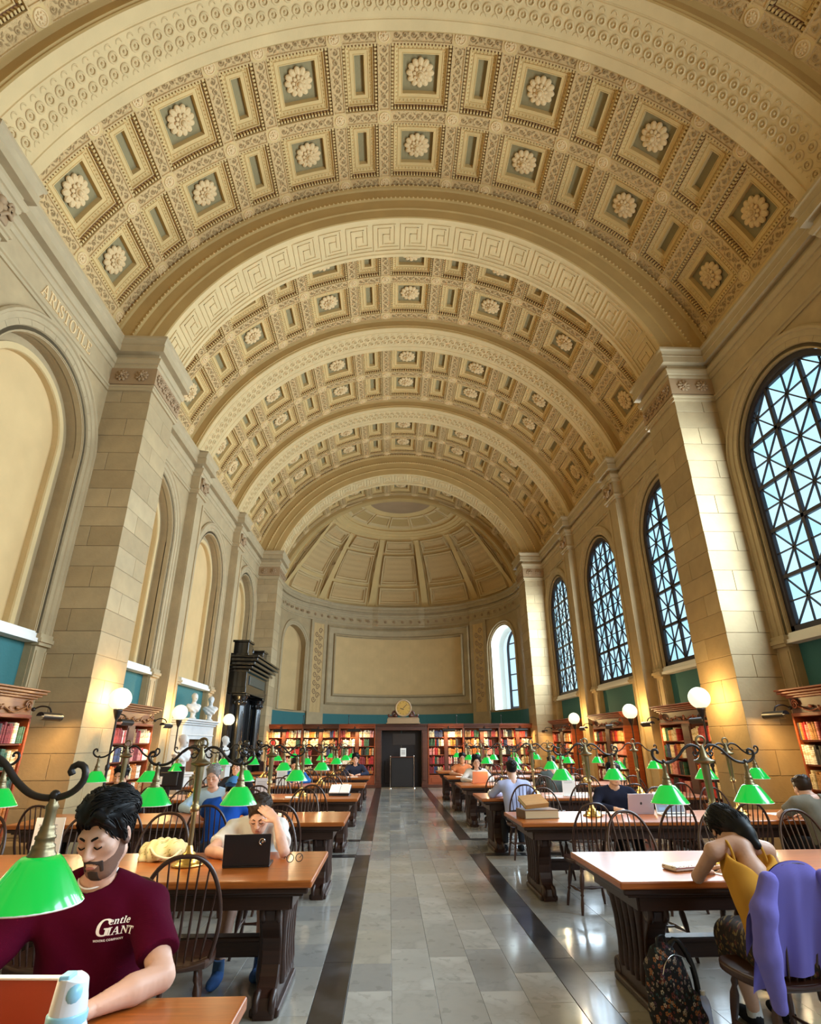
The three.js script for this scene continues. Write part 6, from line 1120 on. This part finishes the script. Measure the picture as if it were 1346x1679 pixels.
{ // backpack hung behind the man by the bookcase, small goods
  const b = thing('backpack', 'navy backpack hanging behind the man by the right bookcase', 'bag', 4.30, 0.58, -6.20, 0);
  const F = new Field([-0.2, 0, -0.15], [0.2, 0.45, 0.2], 0.014); F.cone([0, 0.1, 0], [0, 0.3, -0.02], 0.12, 0.1, 0.05).cone([-0.05, 0.12, 0.06], [0.05, 0.12, 0.06], 0.07, 0.07, 0.04); mesh('bag_body', F.mesh(), std([0.012, 0.02, 0.08], 0.7), b); mesh('strap', TU([[-0.08, 0.36, -0.04], [-0.1, 0.44, -0.14], [-0.12, 0.5, -0.22]], 0.016, 12, 5), MT.black, b);
  const gl = thing('eyeglasses', 'dark wire-framed eyeglasses lying on the second table near its aisle end', 'eyeglasses', -1.20, TOP, -4.88, 0.3);
  mesh('frame', [-1, 1].flatMap((q) => [new THREE.TorusGeometry(0.026, 0.003, 5, 18).translate(q * 0.034, 0.028, 0), TU([[q * 0.06, 0.032, 0], [q * 0.062, 0.03, -0.07], [q * 0.058, 0.006, -0.13]], 0.003, 10, 5)]), MT.black, gl);
  const sheet = (label, x, z, ry, w = 0.21, d = 0.29) => { const o = mesh('paper_sheet', B(w, 0.004, d, 0, 0.002, 0), MT.paper); o.position.set(x, TOP, z); o.rotation.y = ry; return tag(o, label, 'paper'); };
  sheet('white sheet under the forearms of the woman in mustard', 1.80, -4.38, 0.3); sheet('white paper beside the lamp on the third window-side table', 2.25, -10.2, 0.2); sheet('loose sheet near the middle of the third window-side table', 2.75, -10.35, -0.3); sheet('white paper at the wall end of the second window-side table', 4.3, -7.5, 0.1, 0.3, 0.21); sheet('white paper in the middle of the fourth niche-side table', -2.1, -10.3, 0.2); sheet('white paper on the fifth niche-side table near the aisle', -1.5, -13.2, 0.1, 0.3, 0.22); sheet('white paper on the sixth niche-side table near the aisle', -1.45, -16.0, 0, 0.3, 0.22); sheet('white paper on the sixth window-side table near the aisle', 1.4, -15.8, 0, 0.3, 0.22);
  sheet('open white pages in front of the man in navy', 2.2, -7.75, 0, 0.42, 0.26);
  const sign = (label, x, z, m, emblem) => { const t = thing('table_sign', label, 'sign', x, TOP, z, 0); mesh('sheet', RB(0.22, 0.29, 0.006, 0.002, 0, 0.155, 0), m, t); mesh('clear_foot', RB(0.23, 0.012, 0.09, 0.004, 0, 0.006, 0), MT.chrome, t); mesh('printed_lines', [0.25, 0.225, 0.20].map((y) => B(0.14, 0.008, 0.002, -0.01, y, 0.0035)), std([0.45, 0.42, 0.42], 0.8), t); if (emblem) mesh('emblem', new THREE.TorusGeometry(0.014, 0.005, 5, 14).translate(0.04, 0.06, 0.004), MT.black, t); };
  const pk = std([0.80, 0.70, 0.68], 0.8);
  sign('pinkish paper sign with a small dark ring emblem on the fourth niche-side table', -2.56, -10.1, pk, true); sign('white paper sign on the fifth niche-side table', -2.75, -12.98, MT.paper); sign('white paper sign on the fourth window-side table', 3.05, -12.95, MT.paper); sign('white paper sign on the third window-side table', 2.50, -10.1, MT.paper); sign('white paper sign at the wall side of the second niche-side table', -3.12, -4.98, MT.paper);
  const ob = thing('open_book', 'white open book on a dark stand at the aisle end of the fourth niche-side table', 'book', -1.32, TOP, -10.55, -0.12);
  mesh('stand', [RB(0.34, 0.02, 0.24, 0.005, 0, 0.01, 0), T(RB(0.36, 0.012, 0.25, 0.004, 0, 0, 0), 0, 0.085, 0, 0.5), B(0.3, 0.12, 0.015, 0, 0.07, -0.09)], MT.black, ob);
  mesh('pages', [-1, 1].map((q) => T(RB(0.17, 0.022, 0.23, 0.008, q * 0.088, 0.018, 0), 0, 0.085, 0, 0.5)), MT.white, ob);
  const bk = thing('large_book', 'thick brown volume lying at the aisle end of the second window-side table', 'book', 1.28, TOP, -7.38, 0.12);
  mesh('cover', boxUV(J([RB(0.42, 0.008, 0.30, 0.003, 0, 0.004, 0), RB(0.42, 0.008, 0.30, 0.003, 0, 0.09, 0), RB(0.01, 0.094, 0.30, 0.004, -0.208, 0.047, 0)])), std([0.16, 0.085, 0.035], 0.6, { map: tWood }), bk); mesh('pages', B(0.40, 0.078, 0.285, 0.002, 0.047, 0), std([0.50, 0.38, 0.22], 0.9), bk);
  const b2 = thing('tan_book', 'tan hardback leaning on the thick brown volume', 'book', 1.23, TOP + 0.10, -7.36, 0.22);
  mesh('cover', T(J([RB(0.30, 0.007, 0.22, 0.003, 0, 0.0, 0), RB(0.30, 0.007, 0.22, 0.003, 0, 0.046, 0), RB(0.30, 0.05, 0.008, 0.003, 0, 0.023, 0.108)]), 0, 0.052, 0, 0.38, 0, 0.06), std([0.48, 0.28, 0.10], 0.6, { map: tWood }), b2); mesh('pages', T(B(0.285, 0.038, 0.205, 0, 0.023, -0.004), 0, 0.052, 0, 0.38, 0, 0.06), std([0.62, 0.5, 0.3], 0.9), b2);
  const cup = thing('paper_cup', 'white paper cup on the third window-side table', 'cup', 1.62, TOP, -10.5); mesh('cup', LA([[0, 0], [0.03, 0], [0.032, 0.004], [0.042, 0.115], [0.044, 0.118]], 18), MT.white, cup); mesh('lid', LA([[0.046, 0.114], [0.046, 0.124], [0.04, 0.132], [0, 0.132]], 18), MT.white, cup); mesh('sleeve', LA([[0.035, 0.03], [0.042, 0.085]], 18), MT.caseGold, cup);
  const c2 = thing('tumbler', 'pale upright tumbler beside the paper cup, third window-side table', 'tumbler', 1.86, TOP, -10.45); mesh('tumbler_body', LA([[0, 0], [0.034, 0], [0.036, 0.01], [0.04, 0.19], [0.036, 0.2], [0, 0.2]], 18), std([0.6, 0.62, 0.5], 0.4), c2); mesh('straw', ROD([0, 0.19, 0], [0.015, 0.27, 0], 0.004), MT.black, c2);
  for (const [x, z, w] of [[-4.18, -10.42, 'facing away, wall end of the fourth niche-side table']]) { const t = thing('computer_monitor', `black computer monitor ${w}`, 'monitor', x, TOP, z, z > -9 ? 0.9 : 0); mesh('housing', [RB(0.46, 0.36, 0.04, 0.01, 0, 0.29, 0), RB(0.3, 0.22, 0.05, 0.02, 0, 0.28, 0.03)], MT.black, t); mesh('stand', [RB(0.07, 0.16, 0.03, 0.006, 0, 0.09, 0.02), RB(0.22, 0.015, 0.18, 0.006, 0, 0.008, 0)], MT.black, t); mesh('screen', B(0.43, 0.3, 0.003, 0, 0.29, -0.021), MT.scr, t); mesh('label_plate', B(0.04, 0.12, 0.002, -0.12, 0.26, 0.056), MT.paper, t); }
}
// ------------------------------------------------------------------ busts
function bust(name, label, x, y, z, ry, s, m, ped) {
  const t = thing(name, label, 'bust', x, y, z, ry), F = new Field([-0.32, -0.02, -0.22], [0.32, 0.75, 0.24], 0.012);
  F.ell([0, 0.60, 0.01], [0.078, 0.105, 0.098], 0.02).ell([0, 0.535, 0.035], [0.06, 0.07, 0.065], 0.03).cone([0, 0.58, 0.10], [0, 0.545, 0.125], 0.010, 0.015, 0.015).ell([0, 0.63, -0.03], [0.088, 0.09, 0.085], 0.02);
  F.cone([0, 0.52, -0.01], [0, 0.40, -0.02], 0.055, 0.065, 0.03).cone([-0.15, 0.34, -0.02], [0.15, 0.34, -0.02], 0.075, 0.075, 0.06).cone([-0.08, 0.28, 0.02], [0.08, 0.28, 0.02], 0.10, 0.10, 0.06).cone([0, 0.26, 0], [0, 0.12, 0], 0.11, 0.055, 0.05).cone([0.17, 0.36, -0.02], [-0.06, 0.22, 0.10], 0.035, 0.03, 0.03);
  F.ripple((a, b, c) => (b < 0.42 ? 0.006 * Math.sin(a * 40 + b * 60) : 0)); F.ell([0.26, 0.2, 0], [0.10, 0.12, 0.3], 0.03, true); F.ell([-0.26, 0.2, 0], [0.10, 0.12, 0.3], 0.03, true);
  mesh('figure', F.mesh().scale(s, s, s), m, t); mesh('socle', LA([[0, 0], [0.11, 0], [0.11, 0.03], [0.07, 0.05], [0.06, 0.1], [0.085, 0.13], [0, 0.135]], 16).scale(s, s, s), m, t);
  if (ped) { const p = thing('pedestal', ped, 'pedestal', x, 0, z, ry); mesh('shaft', boxUV(J([RB(0.32, y - 0.18, 0.32, 0.01, 0, y / 2, 0), RB(0.42, 0.10, 0.42, 0.01, 0, 0.05, 0)])), m, p); mesh('cap_slab', boxUV(J([RB(0.38, 0.04, 0.38, 0.008, 0, y - 0.07, 0), RB(0.44, 0.05, 0.44, 0.01, 0, y - 0.025, 0)])), m, p); }
}
bust('marble_bust', 'large white marble bust in front of the fireplace pilaster', -5.08, 1.02, -13.5, PI * 0.35, 1.08, MT.marbleW, 'white pedestal under the large marble bust by the fireplace');
bust('marble_bust', 'white marble bust standing past the fireplace', -5.25, 1.08, -17.55, PI * 0.45, 1.0, MT.marbleW, 'white pedestal under the marble bust past the fireplace');
bust('marble_bust', 'white marble bust with turned head at the near end of the mantel shelf', -5.72, 2.195, -15.78, PI * 0.25, 0.92, MT.marbleW);
bust('marble_bust', 'smaller white marble bust at the far end of the mantel shelf', -5.72, 2.195, -17.25, PI * 0.1, 0.95, MT.marbleW);
bust('bronze_bust', 'dark bronze bust before the near column of the black doorway', -4.95, 1.05, -18.9, PI * 0.4, 0.9, MT.blackMarb, 'dark pedestal under the bust by the near black column');
bust('bronze_bust', 'dark bronze bust before the far column of the black doorway', -4.85, 1.05, -20.3, PI * 0.4, 0.9, MT.blackMarb, 'dark pedestal under the bust by the far black column');
renderer.render(scene, camera);
